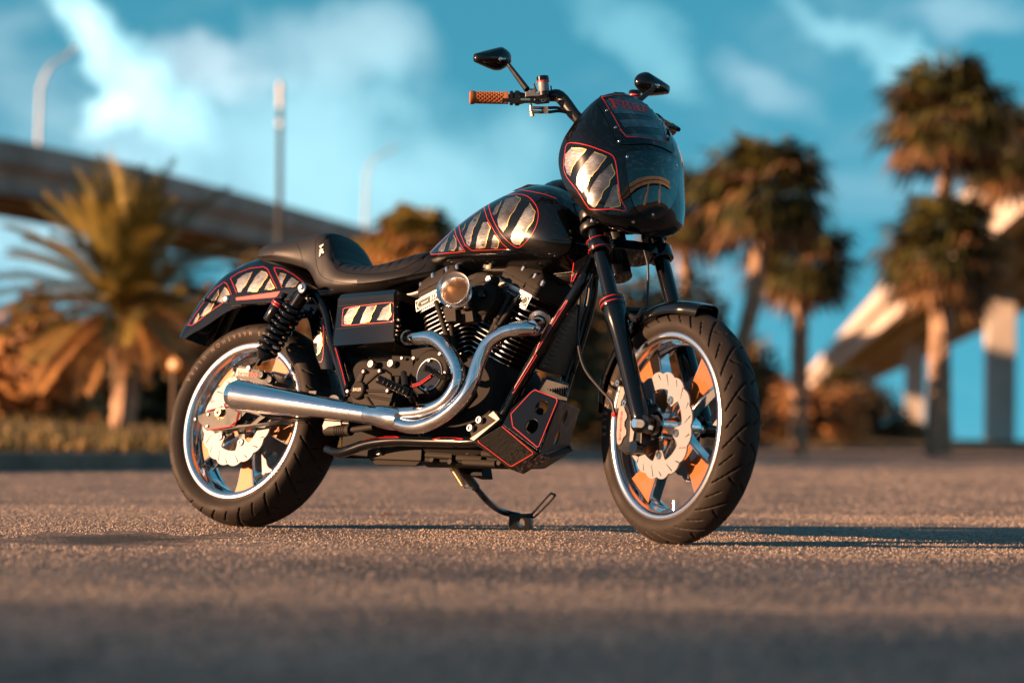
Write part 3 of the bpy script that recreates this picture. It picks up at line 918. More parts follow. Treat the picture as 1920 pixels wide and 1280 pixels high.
# fender strut
sb = MB()
sb.prism([P(418, 554, -.115), P(470, 547, -.115), P(535, 541, -.115), P(570, 537, -.115), P(582, 552, -.115), P(560, 560, -.115), P(500, 568, -.115), P(430, 572, -.115), P(416, 565, -.115)], (0, .016, 0))
obj('fender_strut', sb, 'gloss_black', bike, bevel=.003)
s2 = MB(); s2.prism([P(442, 558, -.1165), P(525, 546, -.1165), P(518, 557, -.1165), P(443, 563, -.1165)], (0, .001, 0)); obj('strut_inlay', s2, 'pin_red', bike)
c_ = P(424, 561, -.116); s3 = MB(); s3.lathe([(0, -.006), (.008, -.006), (.012, -.003), (.0135, .002)], c_, Y, 18); obj('bolt', s3, 'steel', bike)

# ---------------------------------------------------------------- side cover box
bx = MB(); yo, yi = -.150, .10
o4 = [P(634, 560, yo), P(738, 551, yo), P(739, 604, yo), P(737, 640, yo), P(626, 648, yo), P(630, 604, yo)]
t4 = [P(640, 552, yo + .012), P(742, 543, yo + .012), P(745, 600, yo + .012), P(742, 644, yo + .012), P(622, 654, yo + .012), P(626, 604, yo + .012)]
top = [v + V((0, yi - yo, 0)) for v in t4]
bx.loft([o4, t4, top], closed=True, caps=True)
box = obj('battery_cover', bx, 'gloss_black', bike, bevel=.004, seg=3); box['label'] = 'black battery side cover with silver claw stripes'
q = tp(600, 500, 3.556); bb_ = bvh_of(bx)
claws(box, bb_, _ib, [(round_poly(q([(175, 275), (320, 256), (470, 240), (492, 260), (490, 350), (480, 366), (320, 380), (165, 392), (150, 375), (155, 300)]), 3), True)],
      [q(b) for b in [[(162, 335), (196, 278), (264, 266), (232, 320), (206, 380), (160, 384)], [(266, 378), (290, 312), (312, 264), (376, 258), (352, 310), (330, 366)], [(380, 355), (420, 275), (468, 250), (474, 320), (456, 358)]]])
ln = MB()
for a, b in (((634, 574), (739, 566)), ((628, 617), (738, 606))):
    ln.add(*ribbon([a, b], bb_, _ib, .0005, .0026))
obj('cover_crease', ln, 'deep_black', box)
# ---------------------------------------------------------------- rear shock
YS = -.150
a = P(574, 543, YS); b = P(476, 694, YS); d = (b - a).normalized(); L = (b - a).length
sh = MB(); sh.cyl(a + d * .02, a + d * .10, .021, 20); sh.cyl(a + d * .10, a + d * (L * .62), .019, 20); sh.cyl(a + d * (L * .55), a + d * (L - .02), .0075, 12)
sh.lathe([(.012, 0), (.03, .004), (.031, .012), (.024, .018)], a + d * .088, d, 24, caps=True)
sh.lathe([(.012, 0), (.03, .0), (.032, .008), (.02, .02), (.012, .03)], a + d * (L - .072), d, 24, caps=True)
shock = obj('shock_absorber', sh, 'gloss_black', bike); shock['label'] = 'black coil spring rear shock with side reservoir'
sp = MB(); u, w, _ = basis(d); path = []; turns = 8.5; s0, s1 = .062, L - .068
for i in range(int(turns * 20) + 1):
    t = i / (turns * 20); ang = 2 * pi * turns * t
    path.append(a + d * (s0 + (s1 - s0) * t) + u * (cos(ang) * .0335) + w * (sin(ang) * .0335))
sp.tube(path, .0058, 8); obj('spring', sp, 'gloss_black', shock, sharp=60)
rs = MB(); r0 = P(535, 548, YS - .012); r1 = P(505, 601, YS - .012); dr = (r1 - r0).normalized()
rs.lathe([(.0, 0), (.010, .0), (.011, .014), (.008, .016), (.008, .022), (.019, .026), (.021, .03), (.021, .098), (.018, .103), (0, .103)], r0, dr, 24)
obj('shock_reservoir', rs, 'gloss_black', shock)
rr = MB()
for s_ in (.036, .044): rr.lathe([(.0214, 0), (.0217, .001), (.0217, .003), (.0214, .004)], r0 + dr * s_, dr, 24)
obj('reservoir_band', rr, 'pin_red', shock)
br = MB()
for i, px in enumerate((0, 10)):
    br.tube([P(545 + px * .3, 561 + px, YS - .01), P(556 + px * .6, 548 + px, YS - .008), P(573 + px * .3, 549 + px, YS), P(580, 556 + px, YS)], .0065, 8, 4)
br.cyl(a + V((0, -.018, 0)), a + V((0, .05, 0)), .018, 18); obj('shock_bridge', br, 'gloss_black', shock)
bo = MB(); bo.lathe([(0, -.004), (.009, -.004), (.0095, .0), (.0095, .004)], a + V((0, -.024, 0)), Y, 6); bo.lathe([(.012, -.0), (.016, .002), (.016, .006)], a + V((0, -.022, 0)), Y, 20, caps=True)
c2 = b + V((0, -.02, 0)); bo.lathe([(0, -.006), (.009, -.006), (.0095, .006)], c2, Y, 6); obj('bolt', bo, 'bolt_steel', shock)
# rear frame hoop / subframe around the shock
sf = MB()
sf.tube([P(588, 548, -.115), P(610, 585, -.115), P(622, 640, -.115), P(640, 700, -.115), P(652, 745, -.115)], .0135, 12, 4)
sf.tube([P(560, 548, -.112), P(600, 552, -.11), P(640, 545, -.09), P(760, 520, -.05)], .0125, 12, 4)
sf.tube([P(560, 548, .112), P(600, 552, .11), P(640, 545, .09), P(760, 520, .05)], .0125, 12, 4)
sf.tube([P(622, 700, .115), P(600, 620, .115), P(575, 560, .115)], .0135, 12, 4)
obj('subframe', sf, 'gloss_black', bike)
sk_ = MB(); sk_.tube([P(632, 650, -.135), P(641, 690, -.135), P(652, 728, -.135)], .011, 12, 3); obj('frame_strut', sk_, 'gloss_black', bike)
sp2 = MB(); sp2.tube([P(629, 652, -.1462), P(640, 690, -.1462), P(648, 722, -.1462)], .0014, 6, 3); obj('pinstripe', sp2, 'pin_red', bike)

# ---------------------------------------------------------------- swingarm
sw = MB(); ys = -.125
def pl(pts, y): return [P(x, y_, y) for x, y_ in pts]
hole = pl([(470, 783), (505, 765), (520, 783), (480, 796)], ys)
out2 = [(370, 779), (392, 769), (440, 760), (452, 764), (520, 772), (600, 760), (628, 752), (640, 762), (628, 782), (540, 786), (455, 800), (420, 806), (392, 806), (372, 790)]
def to2(p): return (p.x, p.z)
hl1 = [to2(P(x, y, ys)) for x, y in ((440, 796), (462, 772), (487, 779), (470, 794))]
hl2 = [to2(P(x, y, ys)) for x, y in ((482, 793), (498, 781), (560, 784), (520, 789))]
sw.plate([to2(P(x, y, ys)) for x, y in out2], [hl1, hl2], lambda u, v, h: V((u, ys + h, v)), .028)
arm = obj('swingarm', sw, 'satin_black', bike, bevel=.002)
lf = MB(); lf.bar((-.06, .125, RT), (.45, .125, .355), .028, .05); lf.cyl((.44, -.13, .355), (.44, .13, .355), .028, 16); lf.bar((.33, -.11, .37), (.33, .11, .37), .03, .06)
obj('swingarm_beam', lf, 'satin_black', arm)
c_ = P(413, 774, ys - .008)
nu = MB(); nu.lathe([(.0, -.002), (.007, -.002), (.008, -.010), (.0135, -.010), (.0145, -.007), (.0145, .004)], c_ + V((0, -.002, 0)), Y, 6); nu.lathe([(.012, -.0), (.021, .0), (.021, .006)], c_ + V((0, .002, 0)), Y, 24)
obj('axle_nut', nu, 'gold_steel', arm)
aj = MB(); aj.prism([P(386, 772, ys - .006), P(436, 762, ys - .006), P(446, 773, ys - .006), P(442, 790, ys - .006), P(430, 799, ys - .006), P(386, 806, ys - .006), P(371, 789, ys - .006), P(371, 781, ys - .006)], (0, .007, 0))
obj('axle_adjuster', aj, 'satin_black', arm, bevel=.0015)
rp = MB(); rp.tube([P(388, 770, ys - .0075), P(425, 761, ys - .0075), P(440, 763, ys - .0075), P(447, 775, ys - .0075), P(443, 790, ys - .0075), P(432, 799, ys - .0075), P(388, 806, ys - .0075)], .0018, 6, 3); obj('pinstripe', rp, 'pin_red', arm)
ab = MB()
for x, y in ((391, 777), (389, 799), (367, 786)):
    ab.lathe([(0, -.004), (.004, -.004), (.0045, 0), (.0045, .004)], P(x, y, ys - .007), Y, 10)
obj('adjuster_bolt', ab, 'steel', arm)
# rear caliper
rc = MB()
rc.prism([P(440, 702, -.115), P(448, 683, -.115), P(478, 690, -.115), P(512, 700, -.115), P(520, 716, -.115), P(500, 728, -.115), P(455, 722, -.115)], (0, .055, 0))
for x, y in ((492, 703), (508, 712)): rc.lathe([(0, -.01), (.012, -.01), (.014, -.004), (.014, .01)], P(x, y, -.118), Y, 14)
obj('brake_caliper', rc, 'satin_black', bike, bevel=.003)
rf = MB(); rf.prism([P(440, 704, -.1165), P(445, 689, -.1165), P(468, 692, -.1165), P(466, 706, -.1165)], (0, .006, 0)); rfo = obj('caliper_face', rf, 'caliper_grey', bike, bevel=.001)
def flat_text(mb, s, p0, p1, pu, size_frac=1., shear=0, bold=0, spacing=1.):
    """text laid in the plane through p0 (start) p1 (end of baseline) pu (top-left)"""
    vs, fs, w, h = text2d(s, 1., shear, bold, spacing)
    p0, p1, pu = V(p0), V(p1), V(pu)
    mb.add([p0 + (p1 - p0) * (x / w) + (pu - p0) * (y / h) for x, y in vs], fs)
t_ = MB(); flat_text(t_, 'brembo', P(446, 704, -.1175), P(482, 707, -.1175), P(447, 693, -.1175)); obj('caliper_lettering', t_, 'print_red', bike, recalc=False)

# ---------------------------------------------------------------- exhaust
E1 = [P(764, 633, -.115), P(785, 633, -.165), P(812, 634, -.185), P(838, 655, -.19), P(857, 690, -.19), P(855, 724, -.19), P(832, 755, -.185), P(795, 771, -.18), P(755, 776, -.178), P(715, 776, -.176)]
ex = MB(); ex.tube(E1, .0205, 20, 6)
exh = obj('exhaust', ex, 'pipe_chrome', bike, sharp=60); exh['label'] = 'polished two into one exhaust with cone muffler'
e0 = MB(); e0.lathe([(.0185, 0), (.0225, .0), (.0225, .006), (.0215, .006)], E1[0], (E1[1] - E1[0]), 20); obj('pipe_collar', e0, 'steel', exh)
E2 = [P(1012, 604, -.10), P(1002, 616, -.135), P(980, 616, -.165), P(945, 624, -.18), P(915, 645, -.19), P(897, 680, -.195), P(886, 715, -.198), P(868, 748, -.198), P(835, 778, -.196), P(795, 797, -.19), P(765, 799, -.186), P(735, 789, -.18), P(715, 780, -.176)]
e2 = MB(); e2.tube(E2, .0205, 20, 6); obj('header_pipe', e2, 'pipe_chrome', exh, sharp=60)
hb = MB(); h0, h1 = P(958, 620, -.175), P(990, 615, -.152)
hb.tube([h0, (h0 + h1) / 2 + V((0, -.001, 0)), h1], [.0235, .0245, .0235], 20); hb.cyl(P(1006, 610, -.12), P(996, 614, -.145), .0235, 20); obj('pipe_collar', hb, 'polished', exh)
fl = MB(); fl.lathe([(.022, 0), (.034, 0), (.034, .008), (.022, .008)], P(1013, 602, -.098), P(1005, 612, -.13) - P(1013, 602, -.098), 20, closed=True); obj('exhaust_flange', fl, 'steel', exh)
cl = MB(); m0, m1 = P(735, 783, -.178), P(690, 777, -.178)
cl.tube([P(752, 786, -.180), P(735, 784, -.178), P(715, 780, -.177), P(700, 778, -.177), P(686, 776, -.177)], [.030, .0345, .033, .0285, .0265], 24, 4); obj('collector', cl, 'pipe_chrome', exh, sharp=60)
mf = MB(); q0, q1 = P(690, 777, -.178), P(448, 741, -.200); dm = (q1 - q0).normalized(); LM = (q1 - q0).length
mf.lathe([(.026, 0), (.0275, .002), (.0275, .05), (.0285, .051), (.0285, .056), (.0278, .057), (.0295, .10), (.0485, LM - .004), (.0495, LM), (.0485, LM + .003), (.040, LM + .026), (.0375, LM + .027), (.036, LM + .02), (.034, LM - .03)], q0, dm, 40)
obj('muffler', mf, 'pipe_chrome', exh, sharp=25)
mi = MB(); mi.lathe([(.034, LM - .03), (.0, LM - .03)], q0, dm, 24); obj('muffler_core', mi, 'deep_black', exh)
ri = MB()
for k in range(8):
    t = 2 * pi * k / 8 + .2; u, w, _ = basis(dm)
    n3 = u * cos(t) + w * sin(t); ri.ball(q0 + dm * (LM - .012) + n3 * .0478, .0035, 8)
obj('rivet', ri, 'steel', exh)

# ---------------------------------------------------------------- engine
CR = V((.893, 0, .35))
eng = MB()
# crankcase: rounded block lofted across y
def rrect(cx, cz, hw, hh, r, y, n=5, rot=0.):
    pts = []
    for sx, sz, a0 in ((1, 1, 0), (-1, 1, 90), (-1, -1, 180), (1, -1, 270)):
        for k in range(n + 1):
            a = radians(a0 + 90 * k / n); x = sx * (hw - r) + r * cos(a); z = sz * (hh - r) + r * sin(a)
            pts.append(V((cx + x * cos(rot) - z * sin(rot), y, cz + x * sin(rot) + z * cos(rot))))
    return pts
eng.loft([rrect(.895, .37, .13, .13, .06, -.095), rrect(.895, .37, .15, .15, .07, -.07), rrect(.895, .37, .15, .15, .07, .09), rrect(.895, .37, .13, .13, .06, .12)], closed=True, caps=True)
engine = obj('engine', eng, 'wrinkle_black', bike, bevel=.003); engine['label'] = 'black V twin engine with bright edged cooling fins'
def cylinder(name, sgn):
    ax = V((sgn * sin(radians(22.5)), 0, cos(radians(22.5)))); fw = V((cos(radians(22.5)), 0, -sgn * sin(radians(22.5))))
    def fr(s, y, f): return CR + ax * s + Y * y + fw * f
    def sec(s, hw, hy, r=.03, n=5):
        out = []
        for sx, sy, a0 in ((1, 1, 0), (-1, 1, 90), (-1, -1, 180), (1, -1, 270)):
            for k in range(n + 1):
                a = radians(a0 + 90 * k / n); out.append(fr(s, sy * (hy - r) + r * sin(a), sx * (hw - r) + r * cos(a)))
        return out
    core = MB(); core.loft([sec(.12, .055, .06), sec(.345, .055, .06)], closed=True, caps=True)
    core.loft([sec(.30, .062, .072), sec(.392, .062, .072)], closed=True, caps=True)
    cy = obj('cylinder', core, 'wrinkle_black', bike, sharp=40)
    cy['label'] = 'finned %s engine cylinder' % name
    # fins, each a plate with a bright machined rim
    ns = 14
    for i in range(ns):
        s = .135 + .0148 * i; hw = .082 - .012 * max(0, (4 - i) / 4) ** 1.3; hy = .086 - .01 * max(0, (4 - i) / 4)
        f = MB(); f.loft([sec(s, hw - .001, hy - .001, .026), sec(s + .0004, hw, hy, .027), sec(s + .0026, hw, hy, .027), sec(s + .003, hw - .001, hy - .001, .026)], closed=True, caps=True)
        for fi, q_ in enumerate(f.f):
            if len(q_) == 4:
                ys_ = [f.v[j].y for j in q_]
                if max(ys_) < -.05: f.m[fi] = 1
        obj('cooling_fin', f, ['satin_black', 'cut_metal'], cy, sharp=40)
    # head fins with the name plate
    for s in (.346, .366, .388):
        f = MB(); f.loft([sec(s, .084, .091, .02), sec(s + .0042, .084, .091, .02)], closed=True, caps=True)
        for fi, q_ in enumerate(f.f):
            if len(q_) == 4 and max(f.v[j].y for j in q_) < -.05: f.m[fi] = 1
        obj('cooling_fin', f, ['satin_black', 'cut_metal'], cy, sharp=40)
    x0, x1 = (-.083, .022) if sgn < 0 else (-.030, .074)
    pb = MB(); pb.prism([fr(.352, -.090, x0), fr(.352, -.090, x1), fr(.388, -.090, x1), fr(.388, -.090, x0)], (0, -.003, 0))
    obj('name_plate', pb, 'satin_black', cy)
    pf = MB()
    for s in (.353, .385):
        pf.bar(fr(s + .001, -.0935, x0), fr(s + .001, -.0935, x1), .0022, .0022)
    for x in (x0, x1): pf.bar(fr(.352, -.0935, x), fr(.388, -.0935, x), .0024, .0022, fw)
    hs, hx = .0115, (x1 - x0) / 2 - .006; xm = (x0 + x1) / 2; loop = []
    for k in range(40):
        t = 2 * pi * k / 40; c, s_ = cos(t), sin(t)
        loop.append(fr(.3705 + hs * (abs(s_) ** .9) * (1 if s_ > 0 else -1), -.0935, xm + (hx - hs) * (1 if c > 0 else -1) * (1 if abs(c) > .05 else abs(c) / .05) + hs * c))
    pf.tube(loop, .0009, 5, closed=True)
    for x in (x0 + .014, x1 - .014): pf.ball(fr(.3705, -.0935, x), .0028, 8)
    flat_text(pf, '117', fr(.3635, -.0942, x1 - .050), fr(.3635, -.0942, x1 - .021), fr(.3785, -.0942, x1 - .050), shear=.3, bold=.02)
    # the small script line beside the number is illegible in the photograph: a wavy stroke
    wav = [fr(.3695 + .0022 * sin(i * 1.15) * (1 if i % 3 else .4), -.0942, x0 + .022 + (x1 - x0 - .080) * i / 24) for i in range(25)]
    pf.tube(wav, .0009, 5)
    obj('plate_lettering', pf, 'cut_metal', cy, recalc=False)
    # rocker cover
    rk = MB(); rk.loft([sec(.393, .080, .088, .016), sec(.425, .082, .088, .018), sec(.452, .072, .074, .02), sec(.470, .040, .056, .02)], closed=True, caps=True)
    rk.loft([sec(.394, .0832, .0895, .016), sec(.400, .0832, .0895, .016)], closed=True, caps=True)
    rko = obj('rocker_cover', rk, 'cast_black', cy, sharp=28, bevel=.002)
    gr = MB()
    for f_ in (.026,): gr.bar(fr(.401, -.0902, f_), fr(.448, -.079, f_ + .0), .004, .003, fw)
    gr.bar(fr(.4125, -.0893, -.08), fr(.4125, -.0893, .08), .0012, .0012); gr.bar(fr(.4125, -.0893, -.03), fr(.452, -.0755, -.024), .0014, .0014, fw)
    obj('cover_seam', gr, 'deep_black', cy)
    bo = MB()
    for f_ in (-.066, -.018, .036, .074):
        c0 = fr(.445 - abs(f_) * .22, -.075, f_); bo.cyl(c0, c0 + ax * .014, .0068, 10); bo.ball(c0 + ax * .014, .0062, 8)
    obj('bolt', bo, 'steel', cy)
    return fr
fr_f = cylinder('front', 1); fr_r = cylinder('rear', -1)
# pushrod tubes
for a, b in (((897, 590), (948, 556)), ((914, 640), (957, 553)), ((905, 655), (970, 560)), ((852, 676), (818, 566)), ((854, 676), (846, 612))):
    pr = MB(); A_, B_ = P(a[0], a[1], -.118), P(b[0], b[1], -.100)
    if a == (897, 590): continue
    pr.cyl(A_, A_ + (B_ - A_) * .45, .0105, 14); pr.cyl(A_ + (B_ - A_) * .43, B_, .0078, 14); pr.lathe([(.0115, 0), (.0125, .003), (.0125, .009), (.0105, .012)], A_ + (B_ - A_) * .40, B_ - A_, 14)
    obj('pushrod_tube', pr, 'cast_black', engine)
# intake: throttle body, velocity stack
it = MB(); it.lathe([(.0, -.140), (.044, -.140), (.052, -.134), (.054, -.11), (.046, -.04), (.0, -.04)], (P(905, 560, -.13).x, 0, P(905, 560, -.13).z), Y, 36)
it.prism([P(878, 545, -.11), P(905, 515, -.11), P(930, 520, -.11), P(935, 560, -.11), P(915, 605, -.11), P(862, 600, -.11), P(858, 575, -.11)], (0, -.022, 0))
obj('throttle_body', it, 'wrinkle_black', engine, bevel=.003)
th = MB(); th.prism([P(858, 578, -.155), P(884, 573, -.155), P(888, 602, -.155), P(862, 606, -.155)], (0, .03, 0)); th.prism([P(830, 578, -.17), P(852, 566, -.17), P(856, 600, -.17), P(836, 604, -.17)], (0, .03, 0)); th.prism([P(842, 588, -.18), P(854, 584, -.18), P(855, 602, -.18), P(843, 602, -.18)], (0, .03, 0))
obj('throttle_sensor', th, 'cast_black', engine, bevel=.002)
vs0 = P(849, 541, -.235); vdir = V((.30, -1, .10)).normalized()      # the horn faces out and slightly forward
vsx = MB(); vsx.lathe([(.030, -.098), (.0305, -.07), (.031, -.05), (.0335, -.03), (.038, -.014), (.0445, -.004), (.0495, .0), (.051, .0008), (.0515, -.001), (.050, -.004), (.044, -.012), (.038, -.026), (.0365, -.042), (.0405, -.046), (.0405, -.066), (.036, -.07), (.034, -.098)], vs0, vdir, 48)
vst = obj('velocity_stack', vsx, 'horn_alloy', engine, sharp=40); vst['label'] = 'polished metal velocity stack intake horn'
vp = MB(); vp.lathe([(.0305, -.072), (.0, -.072)], vs0, vdir, 30); obj('throttle_plate', vp, 'copper_plate', engine)
ve = MB()
for t in (.9, 2.3, 3.9, 5.3):
    u, w, dd = basis(vdir); n3 = u * cos(t) + w * sin(t); c0 = vs0 + n3 * .041 - vdir * .056
    ve.hexa([c0 - vdir * .008 - n3 * .004 + u.cross(n3) * 0 + (dd.cross(n3)) * s1 * .008 + n3 * h1 for h1, s1 in ((0, -1), (0, 1), (.009, .6), (.009, -.6))] + [c0 + vdir * .008 - n3 * .004 + (dd.cross(n3)) * s1 * .008 + n3 * h1 for h1, s1 in ((0, -1), (0, 1), (.009, .6), (.009, -.6))])
obj('stack_clamp', ve, 'steel', engine, bevel=.001)
kn = MB(); kn.lathe([(0, -.012), (.010, -.012), (.013, -.006), (.014, .01)], P(906, 552, -.142), Y, 20); obj('idle_knob', kn, 'gloss_black', engine)
ab_ = MB(); c_ = P(921, 525, -.128)
ab_.tube([P(876, 527, -.115), P(895, 519, -.118), P(912, 519, -.12), P(923, 527, -.12)], .012, 10, 4); ab_.lathe([(.0, -.006), (.014, -.006), (.016, 0), (.016, .02)], c_, Y, 20); obj('breather_arm', ab_, 'cast_black', engine)
bz = MB(); bz.lathe([(0, -.011), (.0095, -.011), (.0105, -.009), (.0105, 0)], c_ + V((0, -.004, 0)), Y, 6); obj('breather_bolt', bz, 'steel', engine)
fit_ = MB(); c_ = P(919, 505, -.09); fit_.cyl(c_, c_ + V((0, 0, .03)), .006, 8); fit_.ball(c_ + V((0, -.004, .032)), .008, 8); fit_.cyl(P(910, 503, -.09), P(912, 497, -.09), .008, 8); obj('fuel_fitting', fit_, 'gold_steel', engine)
# cam cover with round inspection plate
cc = MB(); cc.lathe([(.0, -.135), (.066, -.135), (.074, -.128), (.078, -.115), (.078, -.08)], (P(808, 700, -.125).x, 0, P(808, 700, -.125).z), Y, 40)
cc.prism([P(770, 655, -.118), P(808, 648, -.118), P(870, 690, -.118), P(880, 740, -.118), P(850, 775, -.118), P(780, 765, -.118)], (0, .05, 0))
cam_c = obj('cam_cover', cc, 'wrinkle_black', engine, bevel=.003)
cp = MB(); o_ = V((P(806, 702, -.136).x, -.136, P(806, 702, -.136).z)); cp.lathe([(0, -.003), (.045, -.003), (.047, -.001), (.047, .004)], o_, Y, 40); obj('inspection_plate', cp, 'gloss_black', engine)
cr_ = MB(); cr_.lathe([(.0455, -.0032), (.0475, -.0038), (.0485, -.0015), (.0485, .002)], o_, Y, 40); obj('plate_ring', cr_, 'steel', engine)
for x, y in ((806, 676), (835, 700), (800, 731), (777, 672), (826, 664)):
    s_ = MB(); s_.lathe([(0, -.006), (.0045, -.006), (.006, -.003), (.006, .004)], P(x, y, -.141), Y, 10); obj('bolt', s_, 'steel', engine)
# primary / lower engine covers and oil pan
op = MB(); op.hexa([P(688, 860, -.07), P(790, 864, -.07), P(790, 864, .10), P(688, 860, .10), P(690, 838, -.07), P(792, 836, -.07), P(792, 836, .10), P(690, 838, .10)])
op.hexa([P(705, 872, -.05), P(780, 874, -.05), P(800, 872, .10), P(705, 872, .10), P(690, 858, -.06), P(795, 860, -.06), P(795, 860, .10), P(690, 858, .10)])
opn = obj('oil_pan', op, 'cast_black', bike, bevel=.004)
od = MB(); c_ = P(714, 849, -.072); od.cyl(c_, c_ + V((0, -.012, 0)), .008, 6); obj('drain_plug', od, 'steel', opn)
lw = MB()
lw.hexa([P(790, 866, -.06), P(950, 872, -.06), P(965, 880, .05), P(800, 876, .05), P(790, 830, -.06), P(950, 830, -.06), P(965, 830, .10), P(790, 830, .10)])
lw.hexa([P(640, 852, .02), P(800, 868, .02), P(800, 868, .14), P(640, 852, .14), P(640, 740, .02), P(800, 740, .02), P(800, 740, .14), P(640, 740, .14)])
obj('crankcase', lw, 'deep_black', bike, bevel=.006)
ub = MB()
for x0_, x1_, y_ in ((800, 850, 852), (858, 905, 858), (870, 930, 866), (905, 950, 850)):
    ub.cyl(P(x0_, y_, -.075), P(x1_, y_ + 3, -.065), .010, 10)
for x_, y_ in ((812, 862), (846, 866), (880, 848), (925, 846), (938, 868)):
    ub.lathe([(0, -.008), (.008, -.008), (.010, .012)], P(x_, y_, -.068), Y, 8)
SPLIT.add('sump_fitting'); obj('sump_fitting', ub, 'cast_black', bike)
# transmission
tr = MB()
tr.loft([rrect(P(700, 720, -.12).x, P(700, 735, -.12).z, .095, .095, .03, -.118), rrect(P(700, 720, -.12).x, P(700, 735, -.12).z, .105, .105, .035, -.10), rrect(P(700, 720, -.12).x, P(700, 735, -.12).z, .105, .105, .035, .1)], closed=True, caps=True)
tr.hexa([P(735, 705, -.125), P(775, 705, -.125), P(775, 705, -.05), P(735, 705, -.05), P(735, 666, -.125), P(775, 668, -.125), P(775, 668, -.05), P(735, 666, -.05)])
trn = obj('transmission', tr, 'wrinkle_black', bike, bevel=.003)
tc_ = MB(); pts = [(655, 735), (672, 700), (684, 692), (716, 690), (733, 702), (738, 735), (728, 765), (690, 775), (665, 768)]
tc_.prism([P(x, y, -.128) for x, y in pts], (0, .012, 0)); obj('transmission_cover', tc_, 'cast_black', trn, bevel=.003)
tb = MB()
for a, b in (((672, 728), (683, 697)), ((680, 725), (713, 696)), ((686, 732), (727, 733)), ((684, 740), (705, 770)), ((682, 740), (735, 750))):
    tb.tube([P(a[0], a[1], -.130), P(b[0], b[1], -.130)], .0045, 8)
for x, y in ((683, 697), (713, 696), (728, 733)):
    tb.lathe([(0, -.006), (.007, -.006), (.009, -.002), (.009, .006)], P(x, y, -.130), Y, 12)
obj('cover_rib', tb, 'cast_black', trn)
td = MB(); cd = P(671, 731, -.138); td.lathe([(0, -.004), (.024, -.004), (.027, -.001), (.028, .012)], cd, Y, 30); obj('cover_cap', td, 'wrinkle_black', trn)
tt = MB(); flat_text(tt, 'BAKER', cd + V((-.016, -.0045, -.004)), cd + V((.017, -.0045, -.004)), cd + V((-.016, -.0045, .006)), bold=.01); obj('cap_lettering', tt, 'cast_alloy', trn, recalc=False)
t2 = MB()
for x, y in ((700, 684), (737, 683), (653, 734)):
    t2.lathe([(0, -.012), (.006, -.012), (.006, -.006), (.0075, -.014), (.0105, -.014), (.0115, -.006), (.0115, .006)] if x > 660 else [(0, -.006), (.005, -.006), (.006, 0), (.006, .006)], P(x, y, -.130), Y, 16)
for x, y in ((755, 672), (778, 672), (683, 697), (713, 696), (728, 733)):
    t2.lathe([(0, -.006), (.0045, -.006), (.005, .002)], P(x, y, -.136), Y, 10)
obj('bolt', t2, 'bolt_steel', trn)
# foot pegs and brake pedal
for a, b, r in (((708, 710), (765, 736), .0125), ((794, 688), (832, 706), .0105)):
    fp = MB(); A_ = P(a[0], a[1], -.27); B_ = P(b[0], b[1], -.20)
    fp.cyl(A_, B_, r, 18); fp.lathe([(0, -.002), (r * .8, -.002), (r * 1.02, .002), (r * 1.02, .008)], A_, B_ - A_, 18)
    for k in range(6): fp.lathe([(r, 0), (r + .0012, .001), (r + .0012, .004), (r, .005)], A_ + (B_ - A_) * (.18 + .13 * k), B_ - A_, 18)
    obj('foot_peg', fp, 'satin_black', bike)
pm = MB(); pm.tube([P(765, 737, -.20), P(772, 740, -.17), P(775, 748, -.13)], .013, 12, 3); pm.cyl(P(760, 726, -.19), P(757, 700, -.14), .010, 10); pm.cyl(P(832, 706, -.2), P(838, 706, -.15), .010, 10); obj('peg_mount', pm, 'satin_black', bike)
pd = MB(); pd.tube([P(771, 724, -.205), P(785, 720, -.205), P(800, 712, -.205), P(812, 702, -.2)], .006, 10, 4); obj('brake_pedal', pd, 'gloss_black', bike)
pr2 = MB()
for dy in (-2, 2): pr2.tube([P(773, 723 + dy, -.2115), P(787, 719 + dy, -.2115), P(800, 710 + dy, -.2115), P(808, 704 + dy, -.2115)], .0014, 6, 3)
obj('pinstripe', pr2, 'pin_red', bike)
# rear master cylinder
mc = MB(); A_, B_ = P(612, 806, -.13), P(658, 806, -.13); mc.cyl(A_, B_, .017, 16)
for k in range(5): mc.lathe([(.017, 0), (.019, .002), (.017, .004)], A_ + (B_ - A_) * (.45 + .09 * k), B_ - A_, 16)
mc.cyl(B_, P(700, 800, -.13), .009, 12); obj('master_cylinder', mc, 'cast_black', bike)
mb2 = MB(); mb2.prism([P(604, 798, -.148), P(608, 788, -.148), P(638, 790, -.148), P(640, 796, -.148), P(615, 800, -.148), P(606, 806, -.148)], (0, .02, 0)); mb2.cyl(P(636, 793, -.14), P(655, 793, -.14), .004, 8); obj('pedal_linkage', mb2, 'cast_alloy', bike, bevel=.002)

# ---------------------------------------------------------------- frame
fm = MB(); YF = -.095
fm.tube([P(1112, 478, -.03), P(1100, 512, -.075), P(1085, 540, -.09), P(1020, 643, YF), P(950, 768, YF), P(938, 797, YF)], .0175, 16, 5)
fm.tube([P(1112, 478, .03), P(1112, 520, .075), P(1108, 560, .09), P(1090, 628, .095), P(1060, 720, .095), P(1040, 790, .095)], .0175, 16, 5)
frame = obj('frame', fm, 'gloss_black', bike, sharp=60); frame['label'] = 'black tube frame with red pinstripes'
bfm = bvh_of(fm)
q = tp(860, 560, 3.763); pl_ = MB()
for path in ([(760, 10), (722, 70), (708, 82), (560, 330), (553, 352), (545, 372), (535, 395), (385, 640), (372, 672), (330, 745)],
             [(768, 12), (738, 70), (722, 92), (572, 335), (556, 356), (540, 385), (550, 400), (395, 652), (372, 672)]):
    pl_.add(*ribbon(q(path), bfm, _ib, .0006, .0016))
obj('pinstripe', pl_, 'pin_red', frame, sharp=60)
lr = MB()
